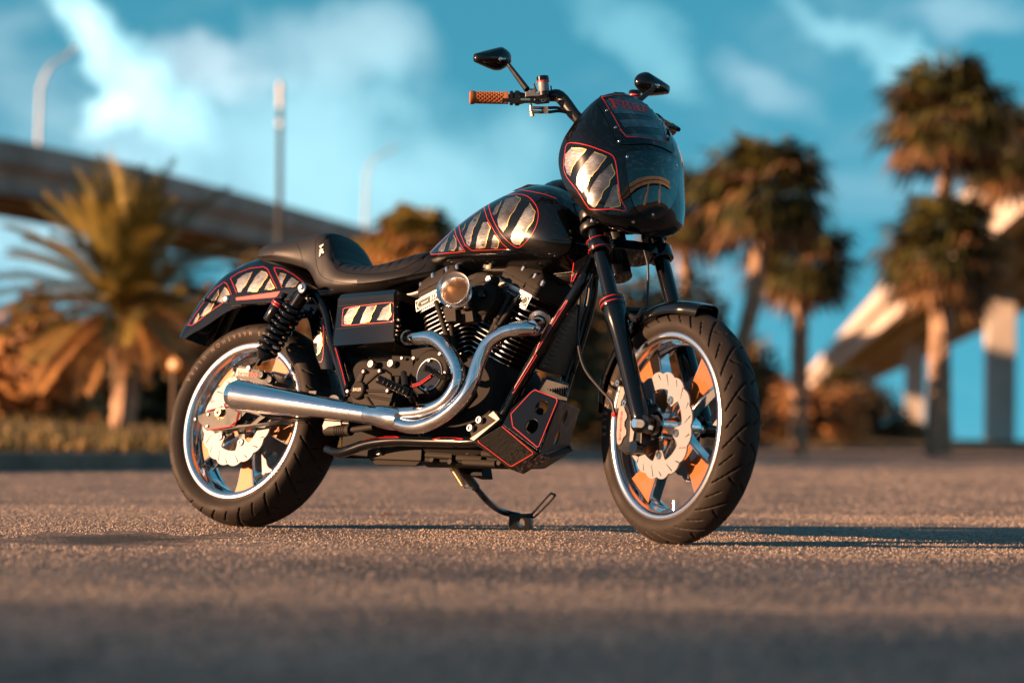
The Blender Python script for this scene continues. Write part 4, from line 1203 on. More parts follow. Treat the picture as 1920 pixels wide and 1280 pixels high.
lr.tube([P(938, 797, YF), P(915, 822, -.11), P(880, 828, -.12), P(800, 827, -.125), P(740, 826, -.125), P(690, 832, -.125), P(640, 848, -.12), P(615, 842, -.10)], .0155, 14, 5)
lr.tube([P(1040, 790, .095), P(1000, 850, .11), P(800, 850, .12), P(640, 850, .12), P(615, 842, .10)], .0155, 14, 5)
obj('frame_rail', lr, 'gloss_black', frame, sharp=60)
bl = bvh_of(lr); q = tp(600, 770, 6.4); p2 = MB()
for path in ([(440, 362), (520, 340), (700, 305), (890, 305), (945, 318)], [(440, 365), (520, 350), (700, 322), (890, 322), (945, 318)], [(1350, 342), (1430, 320), (1600, 320), (1720, 338), (1600, 352), (1430, 352), (1350, 342)], [(1430, 320), (1430, 352)], [(1595, 320), (1595, 352)]):
    p2.add(*ribbon(q(path), bl, _ib, .0006, .0016))
obj('pinstripe', p2, 'pin_red', frame, sharp=60)
# steering neck with painted gusset
nk = MB(); nd = V((-sin(RAKE), 0, cos(RAKE))); n0 = V((1.352, 0, .755)); nk.cyl(n0, n0 + nd * .17, .032, 24)
nk.hexa([V((1.03, -.03, .755)), V((1.33, -.035, .775)), V((1.33, .035, .775)), V((1.03, .03, .755)), V((1.05, -.03, .84)), V((1.28, -.035, .90)), V((1.28, .035, .90)), V((1.05, .03, .84))])
obj('steering_neck', nk, 'gloss_black', frame, bevel=.004)
gs = MB(); gs.prism([P(1078, 480, -.055), P(1100, 465, -.055), P(1110, 472, -.05), P(1112, 488, -.05), P(1090, 500, -.07), P(1072, 535, -.08), P(1068, 530, -.075)], (0, .03, 0)); obj('neck_gusset', gs, 'gloss_black', frame, bevel=.002)
bgs = bvh_of(gs); p3 = MB(); p3.add(*ribbon([(1071, 528), (1076, 492), (1080, 482), (1099, 468)], bgs, _ib, .0008, .0022)); p3.add(*ribbon([(1074, 528), (1090, 496), (1108, 488)], bgs, _ib, .0008, .0022)); obj('pinstripe', p3, 'pin_red', frame)
# top frame under the tank
tf = MB(); tf.tube([V((1.29, 0, .80)), V((1.0, 0, .75)), V((.7, 0, .74)), V((.45, 0, .70))], .03, 14, 4); obj('backbone', tf, 'satin_black', frame)
# oil cooler slab behind the downtubes and its finned cap
oc = MB(); c4 = [P(1014, 690, -.085), P(1062, 706, .085), P(1104, 578, .085), P(1074, 566, -.085)]
oc.hexa([c4[0], c4[1], c4[1] + V((-.03, 0, 0)), c4[0] + V((-.03, 0, 0)), c4[3], c4[2], c4[2] + V((-.03, 0, 0)), c4[3] + V((-.03, 0, 0))])
oc_ = obj('oil_cooler', oc, 'cooler_brown', bike, bevel=.003)
for k in range(15):
    f = MB(); t = (k + .6) / 15.4; a = c4[0].lerp(c4[3], t); b = c4[1].lerp(c4[2], t); f.bar(a.lerp(b, .02) + V((.002, 0, 0)), a.lerp(b, .38) + V((.002, 0, 0)), .005, .0016); obj('cooler_fin', f, 'satin_black', oc_)
rg = MB()
for k in range(11):
    t = k / 10; a = P(1028 + 36 * t, 705 + 14 * t, -.03); b = P(1020 + 42 * t, 730 + 14 * t, -.05); rg.bar(a, b, .012, .004, (1, 0, 0))
rg.hexa([P(1005, 740, -.06), P(1064, 752, -.04), P(1064, 752, .06), P(1005, 740, .06), P(1018, 708, -.06), P(1066, 722, -.04), P(1066, 722, .06), P(1018, 708, .06)])
rgo = obj('voltage_regulator', rg, 'satin_black', bike, bevel=.002)
# crash-box chin fairing
cb = MB(); yR, yL = -.150, .150
def QR(x, y): return P(x, y, yR)
# right face panels (three folded planes) and the front face running to the far side
A0, A1, A2, A3 = QR(887, 829), QR(942, 797), P(1008, 849, -.118), P(957, 880, -.100)        # lower side pod
B0, B1, B2, B3 = P(948, 780, -.145), P(1000, 731, -.135), P(1050, 752, -.135), P(1013, 846, -.150)
yy = V((0, .30, 0))
cb.prism([A0, A1, A2, A3], (0, .06, 0))
S1 = [P(943, 797, -.150), P(960, 768, -.14), P(1003, 728, -.128), P(1050, 750, -.120), P(1013, 848, -.128)]
hc1 = P(1017, 764, -.12); hc2 = P(1000, 800, -.12)
# plate with two lightening holes, laid in the plane of S1
o_ = S1[0]; ux = (S1[3] - S1[0]).normalized(); nz = ux.cross(S1[2] - S1[0]).normalized(); uy = nz.cross(ux)
def loc2(p): return ((p - o_).dot(ux), (p - o_).dot(uy))
def onplane(px, py):
    o2, d2 = ray(px, py, _ib); t = (o_ - o2).dot(nz) / d2.dot(nz); return o2 + d2 * t
def hole_at(px, py, r): 
    c = loc2(onplane(px, py)); return [(c[0] + r * cos(t), c[1] + r * sin(t)) for t in [2 * pi * k / 20 for k in range(20)]]
sgn = -1 if nz.y < 0 else 1
cb.plate([loc2(p) for p in S1], [hole_at(1017, 765, .021), hole_at(998, 800, .021)], lambda u, v, h: o_ + ux * u + uy * v - nz * (h * sgn), .004)
chin = obj('chin_fairing', cb, 'gloss_black', bike, bevel=.0015); chin['label'] = 'angular black chin fairing with drilled holes ahead of the engine'
ff = MB(); T1 = [P(1013, 848, -.146), P(1050, 750, -.126), P(1087, 766, -.126) + V((0, .25, 0)) * 0]
# front face quad: near edge from S1[4]..S1[3], far edge at yL
N0, N1 = S1[4], S1[3]; F1 = P(1088, 768, .11); F0 = P(1066, 838, .13)
o2_ = N0; ux2 = (F0 - N0).normalized(); nz2 = ux2.cross(N1 - N0).normalized(); uy2 = nz2.cross(ux2)
def loc3(p): return ((p - o2_).dot(ux2), (p - o2_).dot(uy2))
def onp2(px, py):
    a_, d2 = ray(px, py, _ib); t = (o2_ - a_).dot(nz2) / d2.dot(nz2); return a_ + d2 * t
def hole2(px, py, r):
    c = loc3(onp2(px, py)); return [(c[0] + r * cos(t), c[1] + r * sin(t)) for t in [2 * pi * k / 20 for k in range(20)]]
sg2 = 1 if nz2.x > 0 else -1
ff.plate([loc3(N0), loc3(F0), loc3(F1), loc3(N1)], [hole2(1059, 781, .021), hole2(1044, 822, .021)], lambda u, v, h: o2_ + ux2 * u + uy2 * v - nz2 * (h * sg2), .004)
obj('chin_panel', ff, 'satin_black', chin, bevel=.0015)
sk3 = MB(); q5 = [P(966, 881, -.080), P(1016, 851, -.112), F0, P(1074, 844, .125), P(1021, 879, .06)]
sk3.prism(q5, V((-.035, .02, .03)))
obj('skid_plate', sk3, 'satin_black', chin, bevel=.002)
inn = MB(); inn.hexa([P(950, 850, -.10), P(1010, 850, -.10), P(1010, 850, .10), P(950, 850, .10), P(975, 760, -.09), P(1020, 765, -.09), P(1020, 765, .10), P(975, 760, .10)]); obj('oil_tank', inn, 'deep_black', chin, bevel=.006)
bch = bvh_of(cb); pc = MB(); q = tp(880, 690, 6.4)
pc.add(*ribbon(round_poly(resample(q([(105, 860), (115, 848), (360, 690), (385, 690), (765, 1010), (760, 1028), (515, 1172), (490, 1172), (110, 885)]), 4), 1), bch, _ib, .0008, .0015, True, 2.))
pc.add(*ribbon(q([(520, 690), (500, 550), (740, 290), (790, 262), (1040, 360), (1055, 395), (835, 935), (815, 948), (520, 700)]), bch, _ib, .0008, .0015, False, 2.))
obj('pinstripe', pc, 'pin_red', chin, sharp=60)
mt = MB(); mt.prism([P(880, 805, -.156), P(908, 778, -.156), P(930, 772, -.156), P(938, 785, -.156), P(885, 826, -.156)], (0, .05, 0)); obj('chin_bracket', mt, 'cast_black', chin, bevel=.002)
m2 = MB()
for x, y in ((901, 788), (884, 803)): m2.lathe([(0, -.006), (.0055, -.006), (.0055, -.002), (.0065, -.010), (.0095, -.010), (.0105, -.003), (.0105, .006)], P(x, y, -.160), Y, 18)
obj('bolt', m2, 'bolt_steel', chin)
m3 = MB(); m3.prism([P(915, 778, -.158), P(925, 770, -.158), P(937, 785, -.158), P(888, 826, -.158), P(880, 822, -.158), P(930, 788, -.158)], (0, .012, 0)); obj('bracket_edge', m3, 'cast_alloy', chin, bevel=.001)

# ---------------------------------------------------------------- chain
ch = MB()
path = []
f_c, f_r = V((.52, .082, .36)), .045; r_c, r_r = V((0, .082, RT)), .131
for i in range(24): t = radians(95 + 170 * i / 23); path.append(r_c + V((cos(t), 0, sin(t))) * r_r)
path += [r_c + V((cos(radians(-88)), 0, sin(radians(-88)))) * r_r + (f_c + V((0, 0, -f_r)) - (r_c + V((0, 0, -r_r)))) * t for t in [k / 16 for k in range(1, 16)]]
for i in range(10): t = radians(-85 + 170 * i / 9); path.append(f_c + V((cos(t), 0, sin(t))) * f_r)
path += [f_c + V((0, 0, f_r)) + ((r_c + V((0, 0, r_r))) - (f_c + V((0, 0, f_r)))) * t for t in [k / 16 for k in range(1, 16)]]
path = resample([p for p in path], .0158, True)
for i in range(len(path)):
    a = V(path[i]); b = V(path[(i + 1) % len(path)])
    for y in (-.006, .005): ch.bar(a + Y * y - (b - a) * .15, b + Y * y + (b - a) * .15, .0018, .0105, Y.cross(b - a))
    ch.cyl(a - Y * .006, a + Y * .006, .0042, 6)
chain = obj('drive_chain', ch, 'gold_steel', bike)
# ---------------------------------------------------------------- kickstand
foot = _ib @ G(976, 993.5)
ks = MB()
k0 = P(862, 868, .10); k1 = P(893, 915, .18); fy = foot.y
k2 = P(915, 940, .25); k3 = P(940, 958, fy - .05); k4 = P(975, 967, fy)
ks.tube([k0, P(878, 895, .15), k1], [.016, .014, .013], 10, 3); ks.tube([k1, k2, k3, k4], .0095, 12, 5)
stand = obj('kickstand', ks, 'satin_black', bike)
kb = MB(); fo_ = _ib.to_3x3()
bw = _ib @ G(976, 993.5); Rw = _ib.to_3x3() @ Matrix.Rotation(radians(-12), 3, 'Z')
kb.plate([(-.033, 0), (.033, 0), (.036, .03), (.033, .048), (-.033, .048)], [[(.004 + .0115 * cos(t), .024 + .014 * sin(t)) for t in [2 * pi * k / 20 for k in range(20)]]], lambda u, v, h: bw + Rw @ V((u, h - .022, v)), .044)
kbo = obj('stand_foot', kb, 'satin_black', stand, bevel=.002)
kp = MB(); kp.tube([P(958, 966, fy), P(985, 967, fy), P(997, 966, fy)], .008, 8); kp.tube([P(997, 964, fy), P(1030, 927, fy), P(1036, 926, fy), P(1039, 931, fy), P(1003, 968, fy), P(997, 964, fy)], .0032, 8, 4); obj('stand_tang', kp, 'satin_black', stand)
ksp = MB(); a = P(842, 866, .03); b = P(872, 914, .08); d = b - a; u, w, dd = basis(d); path = []
for i in range(14 * 14 + 1):
    t = i / (14 * 14.); an = 2 * pi * 14 * t; path.append(a + d * (.12 + .8 * t) + u * (cos(an) * .0085) + w * (sin(an) * .0085))
ksp.tube(path, .002, 6); ksp.tube([a + V((0, 0, .01)), a, a + d * .12], .002, 6); ksp.tube([a + d * .92, b, b + (k1 - b) * .6], .003, 6); obj('stand_spring', ksp, 'gold_steel', stand, sharp=70)
sm2 = MB(); sm2.prism([P(852, 862, .08), P(900, 862, .08), P(905, 892, .08), P(885, 892, .08), P(862, 885, .08)], (0, .05, 0)); obj('stand_bracket', sm2, 'deep_black', bike, bevel=.003)
# ================================================================ front end (steered frame)
YFK = .106
AX = V((-sin(RAKE), 0, cos(RAKE)))
def fork_leg(sg, src):
    y = sg * YFK
    def q_(px, py): return F(px, py, -YFK) if sg < 0 else V((F(px, py, -YFK).x, y, F(px, py, -YFK).z))
    top = q_(1108, 402); low = q_(1146, 556); mid = q_(1150, 572); bot = q_(1203, 790)
    mb = MB(); mb.tube([top, low, mid], .0222, 24)
    leg = obj('fork_leg', mb, 'gloss_black', bike, M_STEER, sharp=50)
    s2 = MB(); s2.tube([mid + (mid - bot) * .02, mid + (bot - mid) * .10, mid + (bot - mid) * .25, mid + (bot - mid) * .6, mid + (bot - mid) * .93, bot], [.0325, .0325, .0275, .0265, .0275, .0255], 24, 4)
    if sg < 0:
        s2.lathe([(0, -.026), (.018, -.026), (.022, -.022), (.023, -.012), (.023, .022), (.0, .022)], V((bot.x + .004, y, FT)), Y, 24)
        s2.lathe([(.012, 0), (.0255, .002), (.0265, .02), (.0265, .034), (.024, .036), (0, .036)], V((WB - .004, y - .014, FT)), Y, 24)
    else:
        s2.lathe([(0, -.026), (.024, -.022), (.024, .022), (.0, .026)], V((WB, y, FT)), Y, 24)
    obj('fork_slider', s2, 'gloss_black', leg, sharp=50)
    cl = MB(); c0 = mid + (mid - low).normalized() * -.006; dd = (bot - mid).normalized()
    cl.lathe([(.024, -.002), (.0345, -.002), (.0355, 0), (.0355, .024), (.0345, .027), (.024, .027)], c0 - dd * .012, dd, 28)
    obj('slider_collar', cl, 'gloss_black', leg, sharp=40)
    cr = MB()
    for s_ in (.003, .017): cr.lathe([(.0356, 0), (.0362, .0006), (.0362, .0022), (.0356, .0028)], c0 - dd * .012 + dd * s_, dd, 28)
    obj('pinstripe', cr, 'pin_red', leg)
    return leg, top, low, mid, bot
legR, topR, lowR, midR, botR = fork_leg(-1, None)
legL, topL, lowL, midL, botL = fork_leg(1, None)
bq = MB(); bq.lathe([(0, -.003), (.005, -.003), (.006, -.008), (.0105, -.008), (.012, -.004), (.012, .004)], F(1197, 794, -YFK - .028), Y, 18); bq.lathe([(0, -.004), (.006, -.004), (.0065, .004)], F(1220, 801, -YFK - .022), Y, 10); obj('axle_bolt', bq, 'bolt_steel', legR)
pl4 = MB()
bsl = BVHTree.FromPolygons([tuple(v.co) for v in bpy.data.objects[legR.children[0].name].data.vertices], [tuple(p.vertices) for p in legR.children[0].data.polygons])
for dx in (0, 4):
    pl4.add(*ribbon([(1139 + dx, 605), (1150 + dx, 660), (1156 + dx, 700), (1168 + dx, 735), (1180 + dx, 775)], bsl, _if, .0006, .0018))
obj('pinstripe', pl4, 'pin_red', legR, sharp=60)
# triple clamps
lc = MB(); c0 = F(1124, 462, -YFK); axd = (midR - topR).normalized()
def clamp(mb, c, h, r=.033):
    for sg in (-1, 1):
        mb.lathe([(.0225, -h), (r, -h), (r + .001, -h + .002), (r + .001, h - .002), (r, h), (.0225, h)], V((c.x, sg * YFK, c.z)), axd, 28, closed=True)
clamp(lc, c0, .02)
fwd = V((0, 1, 0)).cross(axd).normalized()
if fwd.x < 0: fwd = -fwd
def tri_body(mb, c, h, back):
    pts = [c + Y * (sg * yv) + fwd * f for sg, yv, f in ((-1, -0.0, .030),)]
    ring = []
    for yv, f in ((-.105, .018), (-.06, .026), (0, .03), (.06, .026), (.105, .018), (.105, -.02), (.06, -back), (0, -back - .012), (-.06, -back), (-.105, -.02)):
        ring.append(V((c.x, yv, c.z)) + fwd * f)
    mb.prism([p - axd * h for p in ring], axd * (2 * h))
tri_body(lc, c0, .0155, .055)
low_c = obj('triple_clamp', lc, 'gloss_black', bike, M_STEER, bevel=.002)
b2 = MB()
for k in (-1, 0, 1):
    c = c0 + axd * (k * .0125) + fwd * .031 + Y * .018
    b2.lathe([(0, -.004), (.0035, -.004), (.0035, .0), (.0058, -.003), (.0062, .006)], V((c.x, -YFK + .020, c.z)), (fwd * -1 + Y * .25), 12)
obj('clamp_bolt', b2, 'bolt_steel', low_c)
pr3 = MB()
for s_ in (-.0155, .0135):
    path = []
    for k in range(15):
        t = radians(-30 + 165 * k / 14); u = -Y; path.append(V((c0.x, -YFK, c0.z)) + axd * s_ + (u * sin(t) + fwd * cos(t)) * .0345)
    pr3.tube(path, .0010, 6)
obj('pinstripe', pr3, 'pin_red', low_c)
uc = MB(); c1 = F(1112, 428, -YFK); clamp(uc, c1, .010, .036); obj('fork_clamp', uc, 'satin_black', bike, M_STEER)
fb_ = MB()
for sg in (-1, 1):
    c = V((c1.x, sg * YFK, c1.z)) + fwd * .035
    fb_.tube([c - fwd * .01, c + fwd * .03 + V((0, 0, .005)), c + fwd * .05 + V((0, 0, .03))], .010, 10, 3); fb_.box(c + fwd * .02, (.05, .03, .03))
obj('fairing_bracket', fb_, 'satin_black', bike, M_STEER, bevel=.003)
f2 = MB()
for sg in (-1, 1):
    c = V((c1.x, sg * (YFK + .008), c1.z)) + fwd * .030 + V((0, sg * .012, .004)); f2.ball(c, .0085, 12)
obj('bracket_bolt', f2, 'chrome', bike, M_STEER)
tc2 = MB(); c2 = V((topR.x, -YFK, topR.z)) - axd * -.005; clamp(tc2, c2, .014); tri_body(tc2, c2, .012, .05); obj('triple_clamp', tc2, 'satin_black', bike, M_STEER, bevel=.002)
st2 = MB(); st2.cyl(V((c0.x, 0, c0.z)) - fwd * .04, V((c2.x, 0, c2.z)) - fwd * .04, .024, 20); obj('steering_stem', st2, 'satin_black', bike, M_STEER)

# front fender
ff_ = MB(); secs_o = []; secs_i = []
for i in range(37):
    t = radians(70 + 101 * i / 36); k = i / 36
    w = .064 * (min(1, .60 + k * 4.) if k < .1 else 1) * (1 - .25 * max(0, (k - .85) / .15)); R0 = .3445 + .004 * max(0, 1 - k * 8)
    so_, si_ = [], []
    for j in range(17):
        s_ = -pi / 2 + pi * j / 16
        yy = w * (1 if s_ > 0 else -1) * abs(sin(s_)) ** .6; dep = .036 * (1 - max(0, cos(s_)) ** .6)
        for lst, ins in ((so_, 0), (si_, .003)):
            r = R0 - dep - ins; lst.append(V((WB + r * cos(t), yy * (1 - ins / .08), FT + r * sin(t))))
    secs_o.append(so_); secs_i.append(si_[::-1])
ff_.loft([a + b for a, b in zip(secs_o, secs_i)], closed=True, caps=True)
ffo = obj('fender', ff_, 'gloss_black', bike, M_STEER, sharp=45); ffo['label'] = 'short black front fender hugging the tyre'
fst = MB()
for sg in (-1, 1):
    fst.tube([V((midR.x, sg * (YFK - .02), midR.z)) + V((.02, 0, -.02)), V((midR.x + .07, sg * .075, midR.z - .04)), V((WB - .12, sg * .05, FT + .325))], [.012, .010, .008], 8, 4)
fst.tube([midR + V((.02, .02, -.015)), V((midR.x + .04, 0, midR.z - .01)), midL + V((.02, -.02, -.015))], .010, 8, 4)
obj('fender_brace', fst, 'satin_black', bike, M_STEER)

# front brake caliper
ca = MB()
body = [(1163, 752), (1172, 738), (1186, 742), (1200, 760), (1204, 800), (1202, 832), (1188, 846), (1172, 852), (1158, 842), (1156, 835)]
ca.prism([F(x, y, -.100) for x, y in body], (0, .066, 0))
cal = obj('brake_caliper', ca, 'satin_black', bike, M_STEER, bevel=.004); cal['label'] = 'front brake caliper with red lettering'
q = tp(1130, 680, 6.74)
cf = MB(); cf.prism([F(x, y, -.104) for x, y in q([(205, 545), (262, 540), (280, 600), (300, 640), (305, 690), (275, 745), (270, 790), (296, 850), (292, 910), (255, 950), (235, 1010), (205, 1040), (178, 1020), (172, 900), (180, 720)])], (0, .010, 0)); obj('caliper_face', cf, 'caliper_grey', cal, bevel=.0015)
ct = MB(); flat_text(ct, 'brembo', F(*q([(226, 975)])[0], -.1050), F(*q([(250, 610)])[0], -.1050), F(*q([(195, 975)])[0], -.1050), bold=.01); obj('caliper_lettering', ct, 'print_red', cal, recalc=False)
cb_ = MB(); cb_.prism([F(x, y, -.108) for x, y in q([(345, 735), (395, 700), (400, 840), (375, 990), (335, 1000), (345, 860)])], (0, .012, 0)); obj('caliper_bridge', cb_, 'cast_alloy', cal, bevel=.001)
ck = MB(); ck.prism([F(x, y, -.096) for x, y in q([(230, 305), (285, 300), (280, 370), (215, 560), (170, 590), (190, 450)])], (0, .014, 0)); obj('caliper_bracket', ck, 'cast_alloy', cal, bevel=.0015)
cbo = MB()
for x, y in ((205, 257), (288, 512)): c = F(*q([(x, y)])[0], -.118); cbo.lathe([(0, -.001), (.0038, -.001), (.0045, -.006), (.0085, -.006), (.0095, -.003), (.0095, .02)], c, Y, 16)
obj('bolt', cbo, 'bolt_steel', cal)
cw = MB(); c = F(1205, 846, -.09); cw.lathe([(0, -.012), (.018, -.012), (.018, .02)], F(1194, 838, -.10), Y, 18); obj('caliper_piston', cw, 'gloss_black', cal)
# far caliper
ca2 = MB(); ca2.prism([V((F(x, y, -.1).x, .10, F(x, y, -.1).z)) for x, y in body], (0, -.06, 0)); obj('brake_caliper', ca2, 'satin_black', bike, M_STEER, bevel=.004)
# brake hose and cables
bh = MB()
bh.tube([F(1090, 520, -.06), F(1086, 580, -.075), F(1084, 640, -.09), F(1096, 690, -.10), F(1125, 728, -.105), F(1146, 752, -.105), F(1152, 774, -.1)], .0042, 8, 6)
obj('brake_hose', bh, 'hose', bike, M_STEER, sharp=70)
bh2 = MB(); bh2.tube([F(1110, 480, -.05), F(1104, 560, -.05), F(1086, 630, -.06), F(1076, 700, -.04)], .005, 8, 5); bh2.tube([F(1208, 470, .0), F(1215, 500, .0), F(1214, 560, .0), F(1212, 590, .0)], .0035, 8, 5); obj('control_cable', bh2, 'hose', bike, M_STEER, sharp=70)
bn = MB(); c = F(1150, 778, -.104); bn.cyl(c, c + V((.012, 0, .002)), .0065, 8); obj('hose_fitting', bn, 'print_red', bike, M_STEER)

# ---------------------------------------------------------------- headlight fairing
FAIR = [(.868, 1.448, 1.470, .055), (.882, 1.425, 1.480, .105), (.905, 1.398, 1.487, .145), (.93, 1.372, 1.492, .160), (.96, 1.343, 1.496, .172), (1.01, 1.300, 1.499, .181), (1.06, 1.278, 1.496, .185), (1.10, 1.276, 1.485, .185),
        (1.14, 1.285, 1.460, .178), (1.17, 1.297, 1.434, .166), (1.20, 1.305, 1.405, .148), (1.235, 1.311, 1.370, .120), (1.26, 1.313, 1.347, .094), (1.28, 1.311, 1.328, .062), (1.293, 1.308, 1.315, .022)]
fa = MB(); NZ, NY = 56, 61; so_, si_ = [], []
for i in range(NZ):
    z = .868 + (1.293 - .868) * i / (NZ - 1)
    t, f, w = interp(FAIR, z); ro, rin = [], []
    for j in range(NY):
        a = -pi / 2 + pi * j / (NY - 1)
        c, s_ = max(0., cos(a)), sin(a)
        # superellipse nose
        yy = (abs(s_) ** (2 / 2.05)) * (1 if s_ > 0 else -1); xx = max(0., 1 - abs(yy) ** 1.7) ** (1 / 2.8)
        ro.append(V((t + (f - t) * xx, w * yy, z)))
        rin.append(V((t + max(0.0, f - t - .005) * xx, (w - .005) * yy, z)))
    so_.append(ro); si_.append(rin[::-1])
fa.loft([a + b for a, b in zip(so_, si_)], closed=True, caps=True)
fair = obj('headlight_fairing', fa, 'gloss_black', bike, M_STEER, sharp=50); fair['label'] = 'black quarter fairing with claw stripes and red FR RF lettering'
fs_m = MB(); fs_m.loft(so_); bfa = bvh_of(fs_m)
q = tp(1000, 120, 3.766)
claws(fair, bfa, _if, [(round_poly(q([(240, 567), (300, 560), (400, 582), (520, 627), (565, 657), (585, 720), (600, 850), (615, 950), (652, 1034), (560, 1025), (420, 1028), (380, 1000), (310, 890), (240, 800), (217, 730), (224, 640)]), 3), True)],
      [q(b) for b in [[(226, 640), (270, 592), (340, 600), (376, 604), (332, 650), (302, 690), (272, 740), (264, 795), (236, 772), (222, 712)],
                      [(430, 622), (520, 655), (482, 700), (442, 760), (402, 800), (380, 860), (346, 912), (300, 852), (306, 800), (336, 740), (372, 690)],
                      [(552, 706), (572, 760), (576, 780), (542, 820), (532, 860), (492, 900), (476, 950), (436, 1016), (386, 986), (382, 940), (406, 880), (432, 830), (472, 780), (512, 740)],
                      [(592, 850), (602, 930), (616, 1000), (560, 1016), (496, 1014), (522, 960), (546, 900), (562, 860)]]], pin=.0019)
# windscreen plate riveted on the front
wp = MB(); wpl = round_poly(q([(430, 235), (500, 360), (560, 480), (603, 553), (645, 570), (800, 566), (905, 592), (985, 628), (975, 560), (945, 450), (885, 345), (800, 255), (700, 215), (570, 205), (470, 212)]), 3)
wp.add(*decal(wpl, bfa, _if, .0025, 0, 4.)); wpo = obj('windscreen_plate', max(islands(wp), key=lambda m: len(m.f)), 'gloss_black', fair, sharp=60)
we = MB(); we.add(*ribbon(wpl, bfa, _if, .0027, .0012, True)); obj('plate_edge', we, 'satin_black', fair)
ws = MB()
for b in ([(505, 262), (620, 240), (720, 252), (800, 290), (850, 390), (740, 362), (570, 352), (540, 312)], [(605, 402), (720, 395), (862, 412), (888, 462), (760, 448), (640, 452)], [(652, 502), (760, 498), (900, 512), (918, 548), (760, 522), (660, 516)]):
    ws.add(*decal(q(b), bfa, _if, .0031, .5, 4.))
obj('claw_print', ws, 'claw_silver', fair, sharp=60)
wr = MB(); wr.add(*ribbon(q([(482, 240), (600, 224), (700, 231), (790, 262), (860, 322), (910, 420), (940, 562), (860, 542), (760, 526), (655, 520), (620, 480), (560, 370), (482, 240)]), bfa, _if, .0036, .0028)); obj('pinstripe', wr, 'pin_red', fair, sharp=60)
# slab letters F R R F, drawn as strokes on the plate
lt = MB()
GL = {'F': [[(0, 0), (.5, 0), (.5, .12), (.38, .12), (.38, .42), (.6, .42), (.6, .3), (.72, .3), (.72, .72), (.6, .72), (.6, .58), (.38, .58), (.38, .86), (.78, .86), (.78, .68), (.92, .68), (.92, 1), (0, 1), (0, .88), (.12, .88), (.12, .12), (0, .12)]],
      'R': [[(0, 0), (.46, 0), (.46, .12), (.37, .12), (.37, .42), (.5, .42), (.66, 0), (1, 0), (1, .12), (.9, .12), (.76, .47), (.88, .56), (.92, .72), (.88, .88), (.76, .98), (.6, 1), (0, 1), (0, .88), (.12, .88), (.12, .12), (0, .12)]]}
RH = [(.37, .57), (.56, .57), (.64, .64), (.65, .75), (.6, .84), (.37, .86)]
def quadmap(c, u, v):
    (x0, y0), (x1, y1), (x2, y2), (x3, y3) = c     # bl br tr tl
    return ((x0 * (1 - u) + x1 * u) * (1 - v) + (x3 * (1 - u) + x2 * u) * v, (y0 * (1 - u) + y1 * u) * (1 - v) + (y3 * (1 - u) + y2 * u) * v)
for L_, quad in (('F', [(558, 316), (618, 318), (604, 262), (528, 252)]), ('R', [(628, 322), (692, 330), (672, 270), (606, 262)]), ('R', [(702, 333), (760, 345), (738, 288), (680, 276)]), ('F', [(762, 345), (806, 352), (806, 312), (752, 294)])):
    for poly in GL[L_]:
        pts = [quadmap(quad, u / (1.0 if L_ == 'R' else .92), v) for u, v in poly]
        lt.add(*decal(q(pts), bfa, _if, .0038, 0, 1.5))
    if L_ == 'R':
        hb_ = MB(); hb_.add(*decal(q([quadmap(quad, u, v) for u, v in RH]), bfa, _if, .0042, 0, 1.5)); obj('letter_counter', hb_, 'headlight_black', fair)
obj('fairing_lettering', lt, 'print_red', fair, sharp=60)
# headlight cover, a shallow dome let into the nose
hc = MB(); hcl = round_poly(q([(655, 640), (720, 620), (830, 612), (960, 650), (1018, 700), (1026, 820), (1000, 950), (950, 1030), (890, 1080), (840, 1094), (770, 1065), (710, 1000), (678, 880), (660, 760)]), 3)
hc.add(*decal(hcl, bfa, _if, .0028, 0, 4.)); obj('headlight_cover', hc, 'headlight_black', fair, sharp=60)
he = MB(); he.add(*ribbon(hcl, bfa, _if, .0026, .0016, True)); obj('cover_edge', he, 'satin_black', fair)
for x, y in ((517, 335), (580, 455), (603, 553), (888, 400), (945, 517), (660, 660), (1005, 718), (838, 1065), (703, 1115)):
    cc_ = cast(*q([(x, y)])[0], bfa, _if, .003)
    if cc_:
        s_ = MB(); s_.lathe([(0, .003), (.0015, .003), (.0022, .0022), (.0042, .002), (.0048, 0), (.0048, -.003)], cc_[0], cc_[1], 14); obj('rivet', s_, 'bolt_steel', fair)
# dash lip on the far side
dl = MB(); dl.tube([F(1258, 238, .14), F(1268, 240, .13), F(1272, 243, .12)], .007, 8); obj('fairing_clip', dl, 'satin_black', bike, M_STEER)

